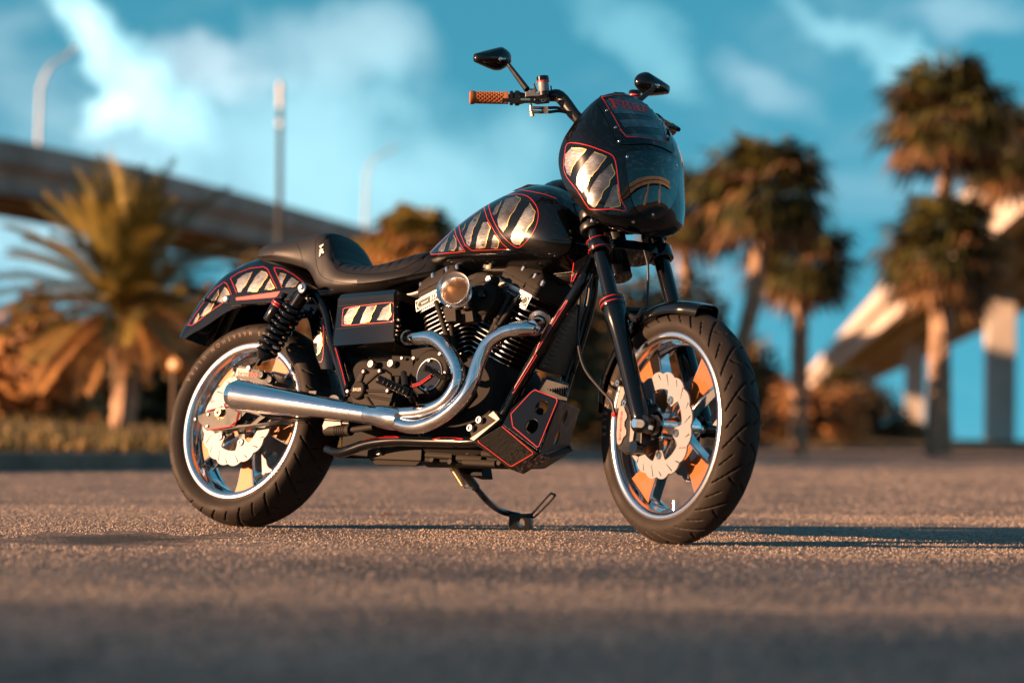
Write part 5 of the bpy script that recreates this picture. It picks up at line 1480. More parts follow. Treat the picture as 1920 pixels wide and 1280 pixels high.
# ---------------------------------------------------------------- handlebar
hb3 = MB()
bar_r = [F(884, 183, -.353), F(955, 184, -.262), F(1010, 183, -.187)]
hbp = [V((p.x, p.y, p.z)) for p in bar_r]
g_in = F(1040, 182, -.155)
def mir(p): return V((p.x, -p.y, p.z))
rgt = [hbp[0], hbp[1], hbp[2], g_in]
hb3.tube(rgt, .0115, 16, 3); hb3.tube([mir(p) for p in rgt], .0115, 16, 3)
hand = obj('handlebar', hb3, 'satin_black', bike, M_STEER)
ri3 = MB()
for m_ in (lambda p: p, mir):
    ri3.tube([m_(p) for p in (hbp[2], F(1032, 180, -.165), F(1050, 182, -.145), F(1074, 212, -.125), F(1092, 240, -.105), F(1106, 330, -.07))], [.0125, .0165, .0185, .0175, .0165, .0155], 14, 4)
obj('riser', ri3, 'satin_black', hand)
for m_ in (lambda p: p, mir):
    A_, B_ = m_(hbp[0]), m_(F(953, 184, -.2645)); gd = (B_ - A_).normalized(); GL_ = (B_ - A_).length
    gp = MB(); gp.lathe([(0, -.006), (.014, -.006), (.0195, -.003), (.0200, .004), (.0178, .010), (.0160, .013), (.0160, GL_ - .014), (.0178, GL_ - .010), (.0178, GL_), (.0, GL_)], A_, gd, 36)
    grp = obj('grip', gp, 'gum_rubber', hand)
    # diamond waffle: raised crossing ribs
    wf = MB(); u, w, dd = basis(gd)
    for dr in (1, -1):
        for k in range(10):
            path = []
            for i in range(25):
                t = i / 24; an = 2 * pi * k / 10 + dr * t * 3.6; path.append(A_ + gd * (.014 + (GL_ - .028) * t) + (u * cos(an) + w * sin(an)) * .0162)
            wf.tube(path, .0017, 5)
    obj('grip_waffle', wf, 'gum_rubber', grp, sharp=70)
    ge = MB(); ge.lathe([(.003, -.0064), (.008, -.0064)], A_, gd, 20); obj('grip_emblem', ge, 'satin_black', grp)
    tw = MB(); c = B_ + gd * .004; tw.lathe([(.0165, 0), (.021, .001), (.021, .009), (.0165, .010), (.0165, .014), (.022, .016), (.022, .026), (.018, .03), (.0145, .045)], c, gd, 24); obj('throttle_housing', tw, 'satin_black', hand)
bdir = (hbp[0] - hbp[1]).normalized(); NB = V((-bdir.y, bdir.x, 0)).normalized()
if NB.x < 0: NB = -NB
def BP(px, py, off): return FP(px, py, hbp[1] + NB * off, NB)      # plane along the bar, off metres ahead of it
sw_ = MB(); sw_.hexa([BP(x, y, .018) for x, y in ((962, 194), (1000, 194), (1000, 180), (962, 180))] + [BP(x, y, -.016) for x, y in ((962, 194), (1000, 194), (1000, 180), (962, 180))]); obj('switch_housing', sw_, 'satin_black', hand, bevel=.003)
q = tp(930, 130, 12.8)
mcb = MB(); yv = -.262
mcb.prism([BP(x, y, .032) for x, y in q([(705, 540), (800, 520), (815, 460), (930, 465), (960, 560), (1010, 585), (1230, 590), (1240, 640), (870, 650), (705, 665)])], NB * -.03); obj('master_cylinder', mcb, 'cast_alloy', hand, bevel=.002)
lev = MB(); lev.prism([BP(x, y, .048) for x, y in q([(150, 695), (700, 685), (880, 680), (960, 690), (1280, 660), (1300, 720), (1280, 800), (1000, 830), (880, 800), (700, 790), (150, 770), (130, 740)])], NB * -.014); obj('brake_lever', lev, 'satin_black', hand, bevel=.003)
lv2 = MB(); lv2.prism([BP(x, y, .0485) for x, y in q([(590, 700), (820, 700), (820, 750), (590, 745)])], NB * -.002); obj('lever_inlay', lv2, 'gold_steel', hand)
lv3 = MB(); c_ = q([(1135, 735)])[0]
lv3.tube([BP(*p, .0495) for p in q([(1040, 735), (1090, 725), (1135, 730), (1180, 725), (1225, 735)])], .0009, 5); lv3.tube([BP(*p, .0495) for p in q([(1090, 750), (1110, 780), (1135, 788), (1160, 780), (1185, 750)])], .0008, 5); lv3.ball(BP(*q([(935, 730)])[0], .05), .0032, 8); obj('lever_mark', lv3, 'cut_metal', hand)
# fluid reservoir
rv = MB(); r0 = BP(*q([(1150, 560)])[0], .03); r1 = BP(*q([(1118, 165)])[0], .03); rd = (r1 - r0).normalized(); RL = (r1 - r0).length
rv.lathe([(0, 0), (.0135, 0), (.0155, .006), (.0158, RL * .62), (0, RL * .62)], r0, rd, 28); res = obj('fluid_reservoir', rv, 'brushed', hand)
r2_ = MB(); r2_.lathe([(.0162, RL * .62), (.0178, RL * .63), (.0178, RL * .68), (.0162, RL * .70)], r0, rd, 28); obj('reservoir_ring', r2_, 'print_red', hand)
r3_ = MB(); r3_.lathe([(.0165, RL * .70), (.0178, RL * .71), (.0178, RL * .95), (.0160, RL * .99), (0, RL)], r0, rd, 28); obj('reservoir_cap', r3_, 'gloss_black', hand)
r4_ = MB(); r4_.lathe([(0, -.008), (.0145, -.008), (.0145, .006)], r0, rd, 20); r4_.tube([BP(*q([(905, 345)])[0], .03), BP(*q([(935, 440)])[0], .03), BP(*q([(980, 540)])[0], .03)], .003, 8, 3); r4_.bar(BP(*q([(1315, 400)])[0], .03), BP(*q([(1330, 500)])[0], .03), .006, .004); obj('reservoir_bracket', r4_, 'satin_black', hand)
bj = MB(); A_ = BP(*q([(830, 830)])[0], .03); B_ = BP(*q([(870, 1130)])[0], .03)
bj.cyl(A_, B_, .0045, 12)
for t in (.25, .48, .68): bj.cyl(A_ + (B_ - A_) * t, A_ + (B_ - A_) * (t + .14), .006, 12)
bj.cyl(A_ + (B_ - A_) * .82, B_, .0068, 6); obj('banjo_bolt', bj, 'gold_steel', hand)
hz = MB()
for y0 in (925, 1025):
    hz.tube([F(*p, yy_) for p, yy_ in zip(q([(900, y0), (1080, y0 + 5), (1300, y0), (1500, y0 + 5 - (25 if y0 > 1000 else 0)), (1700, 1010 if y0 < 1000 else 1040), (1850, 1110)]), (-.225, -.21, -.185, -.16, -.14, -.12))], .0045, 8, 4)
hz.hexa([F(x, y, -.205) for x, y in q([(1090, 1060), (1250, 1060), (1250, 890), (1090, 890)])] + [F(x, y, -.195) for x, y in q([(1090, 1060), (1250, 1060), (1250, 890), (1090, 890)])]); obj('brake_line', hz, 'hose', hand, sharp=60)
# mirrors
q = tp(860, 70, 4.683)
mo = [(135, 160), (160, 138), (340, 90), (380, 92), (430, 130), (452, 175), (452, 220), (430, 250), (380, 285), (345, 293), (300, 285), (160, 225), (135, 205)]
def MP(px, py, x=1.056): return FP(px, py, (x, 0, 0), (1, 0, 0))
def mirror_head(m_, end):
    base = [MP(x, y) for x, y in round_poly(q(mo), 3)]
    c = sum(base, V()) / len(base)
    secs = []
    for sc, dx in ((.12, .034), (.45, .032), (.72, .026), (.90, .016), (.98, .006), (1.0, .0), (.97, -.006), (.93, -.007)):
        secs.append([m_(c + (p - c) * sc + V((dx, 0, 0))) for p in base])
    mb = MB(); mb.loft(secs, closed=True, caps=True); o = obj('mirror', mb, 'gloss_black', bike, M_STEER, sharp=50)
    gl = MB(); gl.add([m_(c + (p - c) * .92 + V((-.0078, 0, 0))) for p in base], [tuple(range(len(base)))]); obj('mirror_glass', gl, 'mirror_glass', o)
    s1_ = MP(*q([(410, 195)])[0], 1.093); s0_ = MP(*q([(365, 192)])[0], 1.092)
    bl_ = MB(); bl_.ball(m_(s0_), .0068, 12); bl_.cyl(m_(s0_), m_(s1_), .0040, 10); obj('mirror_pivot', bl_, 'chrome', o)
    sm_ = MB(); sm_.tube([m_(s1_), m_(MP(*q([(440, 245)])[0], 1.10)), end], [.0050, .0065, .0095], 10, 3); obj('mirror_stem', sm_, 'satin_black', o)
    return o
mirror_head(lambda p: p, BP(*q([(600, 460)])[0], .03))['label'] = 'mirror above the grip nearest the camera'
mirror_head(mir, F(1196, 190, .20))['label'] = 'mirror showing above the fairing'
rr2 = MB(); c = mir(F(1018, 172, -.262)); rr2.lathe([(0, -.005), (.018, -.005), (.018, .012), (.016, .016), (0, .016)], F(1190, 180, .21), V((0, 0, 1)), 24); obj('fluid_reservoir', rr2, 'gloss_black', bike, M_STEER)
r5 = MB(); r5.lathe([(.0175, 0), (.0185, .001), (.0185, .004), (.0175, .005)], F(1190, 181, .21), V((0, 0, 1)), 24); obj('reservoir_ring', r5, 'print_red', bike, M_STEER)
# ================================================================ THE SETTING
bsdf('asphalt', (.15, .12, .10), .78)
def make_asphalt(m):
    N, L, b = nodes(m)
    tc = N.new('ShaderNodeTexCoord')
    def noise(sc, det=3, ro=.6):
        n = N.new('ShaderNodeTexNoise'); n.inputs['Scale'].default_value = sc; n.inputs['Detail'].default_value = det; n.inputs['Roughness'].default_value = ro
        L.new(tc.outputs['Object'], n.inputs['Vector']); return n
    vo = N.new('ShaderNodeTexVoronoi'); vo.inputs['Scale'].default_value = 95; L.new(tc.outputs['Object'], vo.inputs['Vector'])
    r1 = N.new('ShaderNodeValToRGB'); L.new(vo.outputs['Color'], r1.inputs[0])
    e = r1.color_ramp.elements; e[0].position = .1; e[0].color = (.07, .05, .042, 1); e[1].position = .95; e[1].color = (.84, .65, .55, 1)
    k = e.new(.55); k.color = (.37, .275, .225, 1)
    n2 = noise(.9, 5, .65); r2 = N.new('ShaderNodeValToRGB'); L.new(n2.outputs['Fac'], r2.inputs[0])
    r2.color_ramp.elements[0].position = .3; r2.color_ramp.elements[0].color = (.42, .38, .36, 1); r2.color_ramp.elements[1].position = .68; r2.color_ramp.elements[1].color = (1.2, 1.12, 1.05, 1)
    mx = N.new('ShaderNodeMix'); mx.data_type = 'RGBA'; mx.blend_type = 'MULTIPLY'; mx.inputs['Factor'].default_value = 1
    # shade of the pits between the stones, darkened into the colour
    pt = N.new('ShaderNodeMapRange'); pt.inputs['From Min'].default_value = .34; pt.inputs['From Max'].default_value = .72; pt.inputs['To Min'].default_value = 1.0; pt.inputs['To Max'].default_value = .28; L.new(vo.outputs['Distance'], pt.inputs['Value'])
    mp_ = N.new('ShaderNodeMix'); mp_.data_type = 'RGBA'; mp_.blend_type = 'MULTIPLY'; mp_.inputs['Factor'].default_value = 1; L.new(r1.outputs[0], mp_.inputs[6]); L.new(pt.outputs[0], mp_.inputs[7])
    L.new(mp_.outputs[2], mx.inputs[6]); L.new(r2.outputs[0], mx.inputs[7])
    # an old oil stain left of the rear wheel
    sp = N.new('ShaderNodeVectorMath'); sp.operation = 'SUBTRACT'; g = G(215, 1011); sp.inputs[1].default_value = (g.x, g.y, 0); L.new(tc.outputs['Object'], sp.inputs[0])
    sc = N.new('ShaderNodeVectorMath'); sc.operation = 'MULTIPLY'; sc.inputs[1].default_value = (3.6, 2.0, 0); L.new(sp.outputs[0], sc.inputs[0])
    ln = N.new('ShaderNodeVectorMath'); ln.operation = 'LENGTH'; L.new(sc.outputs[0], ln.inputs[0])
    n3 = noise(7, 4); ad = N.new('ShaderNodeMath'); ad.operation = 'MULTIPLY_ADD'; ad.inputs[1].default_value = 1.6; L.new(n3.outputs['Fac'], ad.inputs[0]); L.new(ln.outputs['Value'], ad.inputs[2])
    mr = N.new('ShaderNodeMapRange'); mr.interpolation_type = 'SMOOTHSTEP'; mr.inputs['From Min'].default_value = 1.15; mr.inputs['From Max'].default_value = 1.75; mr.inputs['To Min'].default_value = .12; mr.inputs['To Max'].default_value = 1.0
    L.new(ad.outputs[0], mr.inputs['Value'])
    mx2 = N.new('ShaderNodeMix'); mx2.data_type = 'RGBA'; mx2.blend_type = 'MULTIPLY'; mx2.inputs['Factor'].default_value = 1
    # hairline cracks
    wv = N.new('ShaderNodeTexVoronoi'); wv.feature = 'DISTANCE_TO_EDGE'; wv.inputs['Scale'].default_value = .55
    nw = noise(1.7, 5); av = N.new('ShaderNodeVectorMath'); av.operation = 'MULTIPLY_ADD'; av.inputs[1].default_value = (.9, .9, 0); L.new(nw.outputs['Color'], av.inputs[0]); L.new(tc.outputs['Object'], av.inputs[2]); L.new(av.outputs[0], wv.inputs['Vector'])
    mc_ = N.new('ShaderNodeMapRange'); mc_.inputs['From Max'].default_value = .012; mc_.inputs['To Min'].default_value = .35; L.new(wv.outputs['Distance'], mc_.inputs['Value'])
    mx3 = N.new('ShaderNodeMix'); mx3.data_type = 'RGBA'; mx3.blend_type = 'MULTIPLY'; mx3.inputs['Factor'].default_value = 1; L.new(mx.outputs[2], mx3.inputs[6]); L.new(mc_.outputs[0], mx3.inputs[7])
    L.new(mx3.outputs[2], mx2.inputs[6]); L.new(mr.outputs[0], mx2.inputs[7]); L.new(mx2.outputs[2], b.inputs['Base Color'])
    n4 = noise(260, 2); n5 = noise(35, 3)
    a1 = N.new('ShaderNodeMath'); a1.operation = 'MULTIPLY_ADD'; a1.inputs[1].default_value = .5; L.new(n4.outputs['Fac'], a1.inputs[0]); L.new(vo.outputs['Distance'], a1.inputs[2])
    a2 = N.new('ShaderNodeMath'); a2.operation = 'MULTIPLY_ADD'; a2.inputs[1].default_value = .8; L.new(n5.outputs['Fac'], a2.inputs[0]); L.new(a1.outputs[0], a2.inputs[2])
    bp = N.new('ShaderNodeBump'); bp.inputs['Strength'].default_value = 1.0; bp.inputs['Distance'].default_value = .010; L.new(a2.outputs[0], bp.inputs['Height']); L.new(bp.outputs[0], b.inputs['Normal'])
make_asphalt(MAT['asphalt'])
gm = MB(); gm.add([(-900, -300, 0), (900, -300, 0), (900, 2500, 0), (-900, 2500, 0)], [(0, 1, 2, 3)])
ground = obj('road', gm, 'asphalt', recalc=False); tag(ground, 'grey brown coarse asphalt road surface', kind='structure')

# loose grit standing proud of the asphalt near the motorcycle
bsdf('grit', (.2, .16, .13), .75); noise_col(MAT['grit'], 210, (.05, .038, .032), (.48, .38, .31), 1, lo=.3, hi=.7)
def grit():
    rnd = random.Random(5); vs = []; fs = []
    for i in range(190000):
        y = 5.0 + (38 * rnd.random() ** 3.2 if rnd.random() < .58 else 6.5 * rnd.random()) if i > 11000 else rnd.uniform(2.6, 5.0); x = rnd.uniform(-1, 1) * (.19 * y + .15)
        pn = mnoise.noise(V((x * .9, y * .55, 3.1))) + .5 * mnoise.noise(V((x * 2.6, y * 1.4, 7.7)))
        if rnd.random() < min(.85, max(.0, -pn * 2.2 + .12)): continue
        gs_ = G(215, 1011)
        if hypot((x - gs_.x) * 2.4, (y - gs_.y) * 1.3) < .8 + .5 * mnoise.noise(V((x * 7, y * 4, 1))): continue
        if y < 5.6 and rnd.random() < (5.6 - y) / 2.4: continue  # thins the grit towards the camera to darken the near road
        s = rnd.uniform(.0020, .0064) * max(1, y / 10.5) * (1.2 if rnd.random() < .06 else 1); a = rnd.random() * 6.3
        c, sn = cos(a) * s, sin(a) * s; h = s * rnd.uniform(.35, .9); o = len(vs); k = rnd.uniform(.5, 1)
        vs += [(x + c, y + sn, -.001), (x - sn * k, y + c * k, -.001), (x - c, y - sn, -.001), (x + sn * k, y - c * k, -.001), (x + c * .2, y + sn * .3, h)]
        fs += [(o, o + 1, o + 4), (o + 1, o + 2, o + 4), (o + 2, o + 3, o + 4), (o + 3, o, o + 4)]
    me = bpy.data.meshes.new('asphalt_grit'); me.from_pydata(vs, [], fs); me.materials.append(MAT['grit'])
    o = bpy.data.objects.new('asphalt_grit', me); COL.objects.link(o); tag(o, 'small loose stone grit on the asphalt', kind='stuff')
grit()

# verge behind a raised kerb that curves away to the right
EDGE = [(-14.0, 4.0), (-9.5, 11.0), (-6.2, 16.0), (-3.55, 20.7), (-1.6, 26.0), (.1, 36.0), (1.6, 52.0), (4.5, 72.0), (14, 88), (34, 98), (80, 104)]
ed = [V((p.x, p.y, 0)) for p in catmull([V((a, b, 0)) for a, b in EDGE], 6)]
bsdf('concrete', (.2, .14, .11), .8); noise_col(MAT['concrete'], 3, (.13, .065, .042), (.24, .13, .09), 6); noise_bump(MAT['concrete'], 60, .4, .003)
bsdf('verge_soil', (.06, .045, .025), .95); noise_col(MAT['verge_soil'], 1.2, (.06, .042, .018), (.26, .16, .05), 5); noise_bump(MAT['verge_soil'], 25, .8, .03)
kb_ = MB(); secs = []
for i, p in enumerate(ed):
    t = (ed[min(len(ed) - 1, i + 1)] - ed[max(0, i - 1)]).normalized(); n = V((-t.y, t.x, 0))
    secs.append([p + n * a + V((0, 0, z)) for a, z in ((0, -.02), (.015, .11), (.03, .125), (.16, .13), (.17, -.02))])
kb_.loft(secs); tag(obj('kerb', kb_, 'concrete', sharp=40), 'low concrete kerb curving away along the verge', kind='structure')
vg = MB(); rows = []
for i, p in enumerate(ed):
    t = (ed[min(len(ed) - 1, i + 1)] - ed[max(0, i - 1)]).normalized(); n = V((-t.y, t.x, 0))
    rows.append([p + n * .165 + V((0, 0, .11)), p + n * 1.2 + V((0, 0, .17 + .02 * sin(i))), p + n * 3.6 + V((0, 0, .36)), V((p.x - 90, p.y + 130, .1)) if i < 8 else V((p.x, p.y + 700, .1))])
vg.loft(rows); tag(obj('verge', vg, 'verge_soil', sharp=60), 'dry grassy verge behind the kerb', kind='structure')
# grass tufts along the verge
bsdf('grass_blade', (.12, .085, .03), .8); noise_col(MAT['grass_blade'], .8, (.06, .06, .015), (.22, .13, .035), 3)
def grass():
    rnd = random.Random(11); vs = []; fs = []
    for i in range(16000):
        k = rnd.randrange(6, len(ed) - 14); p = ed[k].lerp(ed[k + 1], rnd.random()); t = (ed[k + 1] - ed[k - 1]).normalized(); n = V((-t.y, t.x, 0))
        q = p + n * (.22 + 4.5 * rnd.random() ** 1.7); h = rnd.uniform(.05, .16); a = rnd.random() * 6.3; w = V((cos(a), sin(a), 0)) * .012; l = V((rnd.uniform(-.06, .06), rnd.uniform(-.06, .06), h)); z = V((0, 0, .12 + .05 * (q - p).length)); o = len(vs)
        vs += [q + z - w, q + z + w, q + z + l]; fs.append((o, o + 1, o + 2))
    me = bpy.data.meshes.new('grass'); me.from_pydata(vs, [], fs); me.materials.append(MAT['grass_blade'])
    o = bpy.data.objects.new('grass', me); COL.objects.link(o); tag(o, 'short dry grass growing on the verge', kind='stuff')
grass()
# one fallen leaf on the road
lf_ = MB(); g = G(725, 966); lf_.add([g + V((-.03, 0, .004)), g + V((0, -.012, .010)), g + V((.032, .0, .006)), g + V((0, .012, .012))], [(0, 1, 2, 3)])
bsdf('dry_leaf', (.42, .17, .06), .7); lfo = obj('fallen_leaf', lf_, 'dry_leaf'); tag(lfo, 'small dry orange leaf lying on the road behind the rear tyre', 'leaf')

# ---------------------------------------------------------------- vegetation
bsdf('palm_green', (.045, .06, .015), .5); noise_col(MAT['palm_green'], 2.2, (.014, .022, .007), (.10, .085, .018), 3)
bsdf('palm_dry', (.20, .095, .03), .7); noise_col(MAT['palm_dry'], 2.5, (.045, .024, .010), (.20, .095, .028), 3)
bsdf('date_green', (.1, .08, .02), .5); noise_col(MAT['date_green'], 1.5, (.045, .045, .012), (.27, .19, .034), 3)
bsdf('date_dry', (.3, .14, .04), .7); noise_col(MAT['date_dry'], 2.5, (.14, .06, .018), (.42, .20, .05), 3)
bsdf('palm_trunk', (.22, .13, .075), .85); noise_col(MAT['palm_trunk'], 6, (.24, .15, .10), (.50, .33, .22), 5); noise_bump(MAT['palm_trunk'], 20, .8, .02, stretch=(1, 1, 4))
bsdf('shrub_leaf', (.06, .05, .016), .65); noise_col(MAT['shrub_leaf'], 1.6, (.025, .024, .009), (.14, .085, .022), 3)
bsdf('shrub_dry', (.20, .09, .03), .75); noise_col(MAT['shrub_dry'], 1.8, (.10, .05, .018), (.50, .22, .06), 3)
bsdf('bark', (.09, .06, .04), .9); noise_bump(MAT['bark'], 30, .7, .01)
def trunk_mb(base, top, r0, r1, bend, rnd, rings=True):
    n = 16; path = []; rr = []
    for i in range(n + 1):
        t = i / n; p = V(base).lerp(V(top), t) + V((sin(t * pi) * bend[0], sin(t * pi) * bend[1], 0))
        path.append(p); rr.append((r0 + (r1 - r0) * t) * (1 + (.07 if i % 2 else -.03) * rings))
    mb = MB(); mb.tube(path, rr, 10, 3); return mb
def fan_leaf(vs, fs, o, d, L, rnd, nb=11):
    """fan of a cabbage palm leaf: blades radiating from the end of a stalk, tips hanging"""
    u, w, d = basis(d); st = o + d * (L * .45) + V((0, 0, -.04 * L))
    b = len(vs); vs += [o + u * .012, o - u * .012, st]; fs.append((b, b + 1, b + 2))
    for k in range(nb):
        a = radians(-105 + 210 * k / (nb - 1)); e = (d * cos(a) + u * sin(a)).normalized(); LL = L * .62 * (.72 + .28 * cos(a * .8)) * rnd.uniform(.85, 1.1)
        sd = (u * cos(a) - d * sin(a)) * (L * .05); m = st + e * (LL * .6) + w * rnd.uniform(-.04, .04) * L; tip = st + e * LL + V((0, 0, -L * rnd.uniform(.08, .30)))
        b = len(vs); vs += [st, m - sd, m + sd, tip]; fs += [(b, b + 1, b + 2), (b + 1, b + 3, b + 2)]
def mesh_simple(name, vs, fs, mat):
    me = bpy.data.meshes.new(name); me.from_pydata(vs, [], fs); me.materials.append(MAT[mat]); return me
def fan_palm(label, px, py, dist, rad, base_px, bend=(0, 0), seed=1, group='cabbage palms by the bridge', dry=.45, tr=.16, mats=('palm_green', 'palm_dry')):
    rnd = random.Random(seed); c = D(px, py, dist); base = D(base_px, 800, dist); base.z = .0
    root = bpy.data.objects.new('palm_tree', None); COL.objects.link(root); root.location = base; tag(root, label, 'palm tree', group)
    top = c - base + V((0, 0, -rad * .25))
    obj('trunk', trunk_mb((0, 0, 0), top, tr * 1.15, tr, bend, rnd), 'palm_trunk', root)
    cc = c - base
    vs, fs, v2, f2 = [], [], [], []
    for i in range(160):
        z = rnd.uniform(-.85, 1); a = rnd.random() * 2 * pi; s = sqrt(max(0, 1 - z * z)); d = V((s * cos(a), s * sin(a), z * .95)).normalized()
        isdry = z < -.5 or (rnd.random() < dry * .35 and z < .5)
        fan_leaf(v2 if isdry else vs, f2 if isdry else fs, cc + d * rad * .12, d, rad * rnd.uniform(.72, 1.22) * (1 - .12 * max(0, -z)), rnd)
    o = obj('crown', mesh_simple('crown', vs, fs, mats[0]), [], root); obj('dead_fronds', mesh_simple('dead_fronds', v2, f2, mats[1]), [], root)
    return root
fan_palm('tallest cabbage palm with round crown at the upper right', 1775, 220, 60, 1.42, 1750, seed=21, tr=.15)
fan_palm('dark cabbage palm crown cut by the right picture edge', 1892, 285, 66, 1.2, 1772, bend=(-.62, 0), seed=22, dry=.2, tr=.13)
fan_palm('cabbage palm with lower drooping crown in front of the bridge pier', 1772, 472, 57, 1.24, 1776, seed=23, dry=.5, tr=.09)
fan_palm('cabbage palm with leaning trunk and broad crown beside the fairing', 1428, 362, 58, 1.30, 1300, bend=(.35, 0), seed=24, dry=.6)
fan_palm('cabbage palm with straight pinkish trunk right of the front wheel', 1502, 490, 62, 1.18, 1497, seed=25, dry=.7, tr=.17)
fan_palm('cabbage palm crown half hidden behind the headlight fairing', 1285, 390, 70, 1.30, 1290, seed=26, dry=.5)
fan_palm('palm crown with orange light in its colour behind the fuel tank', 775, 470, 56, .95, 790, seed=27, dry=1.8, mats=('date_green', 'date_dry'), group='palms behind the motorcycle')  # golden materials stand in for the orange sunlight on this crown
fan_palm('low orange palm behind the seat', 700, 505, 60, .80, 690, seed=28, dry=2.4, mats=('date_green', 'date_dry'), group='palms behind the motorcycle')  # orange light put into the colour by the same golden materials
fan_palm('small dark palm above the shrubs beyond the front tyre', 1575, 722, 95, .75, 1575, seed=29, dry=.6, group='cabbage palms by the bridge', tr=.20)
fan_palm('small brown palm next to the front tyre', 1440, 735, 90, .80, 1440, seed=30, dry=1.2, tr=.18)
def date_palm(label, px, py, dist, L, base_px, base_py, seed):
    rnd = random.Random(seed); c = D(px, py, dist); base = D(base_px, base_py, dist - .3); base.z = .16
    root = bpy.data.objects.new('date_palm', None); COL.objects.link(root); root.location = base; tag(root, label, 'palm tree')
    cc = c - base
    tm = trunk_mb((0, 0, 0), cc + V((0, 0, -.05)), .12, .16, (.04, 0), rnd)
    obj('trunk', tm, 'palm_trunk', root)
    g = [[], []]; f = [[], []]
    for i in range(84):
        t = i / 83; el = radians(88 - 98 * t ** .95 + rnd.uniform(-8, 8)); a = i * 2.39996 + rnd.uniform(-.2, .2)
        d = V((cos(a) * cos(el), sin(a) * cos(el), sin(el))); h = V((cos(a), sin(a), 0)); LL = L * rnd.uniform(.85, 1.1) * (1 if t < .8 else .85)
        k = 1 if t > .78 else 0; vs, fs = g[k], f[k]; p = cc.copy(); dd = d.copy(); n = 22; pts = []
        for j in range(n + 1):
            pts.append(p.copy()); dd = (dd + V((0, 0, -.022 - .03 * t)) + h * .004).normalized(); p = p + dd * (LL / n)
        for j in range(n):
            e = (pts[j + 1] - pts[j]).normalized(); sd = e.cross(V((0, 0, 1)) if abs(e.z) < .95 else h).normalized(); up = sd.cross(e)
            b = len(vs); w = .018 * (1 - j / n) + .004; vs += [pts[j] - sd * w, pts[j] + sd * w, pts[j + 1] + sd * w, pts[j + 1] - sd * w]; fs.append((b, b + 1, b + 2, b + 3))
            if j < 3: continue
            ll = LL * .26 * sin(pi * (j + 2) / (n + 3)) ** .6 * rnd.uniform(.8, 1.15)
            for s_ in (-1, 1):
                for q_ in (0., .5):
                    o = pts[j].lerp(pts[j + 1], q_); tip = o + (sd * s_ * .75 + e * .72 + up * .28 + V((0, 0, -.12 if k else 0))).normalized() * ll; m = o.lerp(tip, .45); ww = e * .014
                    b = len(vs); vs += [o, m - ww, m + ww, tip]; fs += [(b, b + 1, b + 2), (b + 1, b + 3, b + 2)]
    obj('crown', mesh_simple('crown', g[0], f[0], 'date_green'), [], root); obj('dead_fronds', mesh_simple('dead_fronds', g[1], f[1], 'date_dry'), [], root)
date_palm('date palm with long arching fronds standing left of the rear wheel', 232, 595, 30, 1.55, 226, 790, 3)
def shrub(label, px, dist, w, h, seed, mat, group, z0=.12, n=3600):
    rnd = random.Random(seed); base = D(px, 800, dist); base.z = z0
    root = bpy.data.objects.new('shrub', None); COL.objects.link(root); root.location = base; tag(root, label, 'shrub', group)
    vs, fs = [], []; lobes = [(V((rnd.uniform(-.55, .55) * w, rnd.uniform(-.4, .4) * w, h * (.12 + .66 * (_ / 8.)))), rnd.uniform(.28, .44)) for _ in range(9)]
    for i in range(n):
        c, r = lobes[rnd.randrange(9)]; d = V((rnd.gauss(0, 1), rnd.gauss(0, 1), rnd.gauss(0, 1))).normalized(); p = c + V((d.x * w, d.y * w, d.z * h)) * (r * rnd.random() ** .45)
        if p.z < .02: continue
        s = rnd.uniform(.06, .13) * (.6 + .25 * h); a = V((rnd.gauss(0, 1), rnd.gauss(0, 1), rnd.gauss(0, .7))).normalized(); b_ = a.cross(d).normalized()
        o = len(vs); vs += [p - a * s, p + b_ * s * .55, p + a * s, p - b_ * s * .55]; fs.append((o, o + 1, o + 2, o + 3))
    obj('foliage', mesh_simple('foliage', vs, fs, mat), [], root)
    st = MB()
    for k in range(6):
        e = lobes[k][0]; st.tube([V((rnd.uniform(-.08, .08), rnd.uniform(-.08, .08), -.05)), e * .5 + V((0, 0, .05)), e], [.035, .022, .010], 6, 3)
    obj('stem', st, 'bark', root)
gl, gr_ = 'dry shrubs along the verge', 'shrubs under the bridge'
for (label, px, dist, w, h, sd, m) in (
        ('dry golden shrub at the left picture edge', -10, 33, 1.5, 1.5, 41, 'shrub_dry'),
        ('dry brown shrub left of the date palm trunk', 95, 35, 1.4, 1.3, 42, 'shrub_dry'),
        ('dark low shrub behind the date palm trunk', 210, 36, 1.5, 1.2, 43, 'shrub_leaf'),
        ('dark shrub right of the date palm, behind the rear tyre', 335, 35, 1.4, 1.7, 44, 'shrub_leaf'),
        ('olive shrub with high crown behind the rear fender', 400, 40, 1.8, 2.6, 45, 'shrub_leaf'),
        ('brown shrub seen under the seat tail', 480, 38, 1.5, 2.1, 46, 'shrub_dry'),
        ('dark shrub seen behind the rear shock', 580, 40, 1.6, 2.0, 47, 'shrub_leaf'),
        ('dry orange shrub rising behind the seat', 660, 46, 1.7, 2.6, 48, 'shrub_dry'),
        ('dark shrub behind the gearbox', 750, 47, 1.8, 2.4, 49, 'shrub_leaf'),
        ('dry shrub behind the engine cylinders', 870, 50, 1.9, 2.8, 50, 'shrub_dry'),
        ('dark shrub seen between the downtubes', 990, 52, 1.9, 3.0, 51, 'shrub_leaf'),
        ('dark brown shrub seen between downtube and fork', 1100, 55, 2.0, 3.0, 52, 'shrub_leaf'),
        ('orange tinged shrub behind the upper front wheel', 1205, 58, 1.9, 3.2, 53, 'shrub_dry'),
        ('dark shrub behind the front wheel spokes', 1300, 60, 2.0, 2.3, 54, 'shrub_leaf')):
    shrub(label, px, dist, w, h, sd, MAT[m].name, gl)
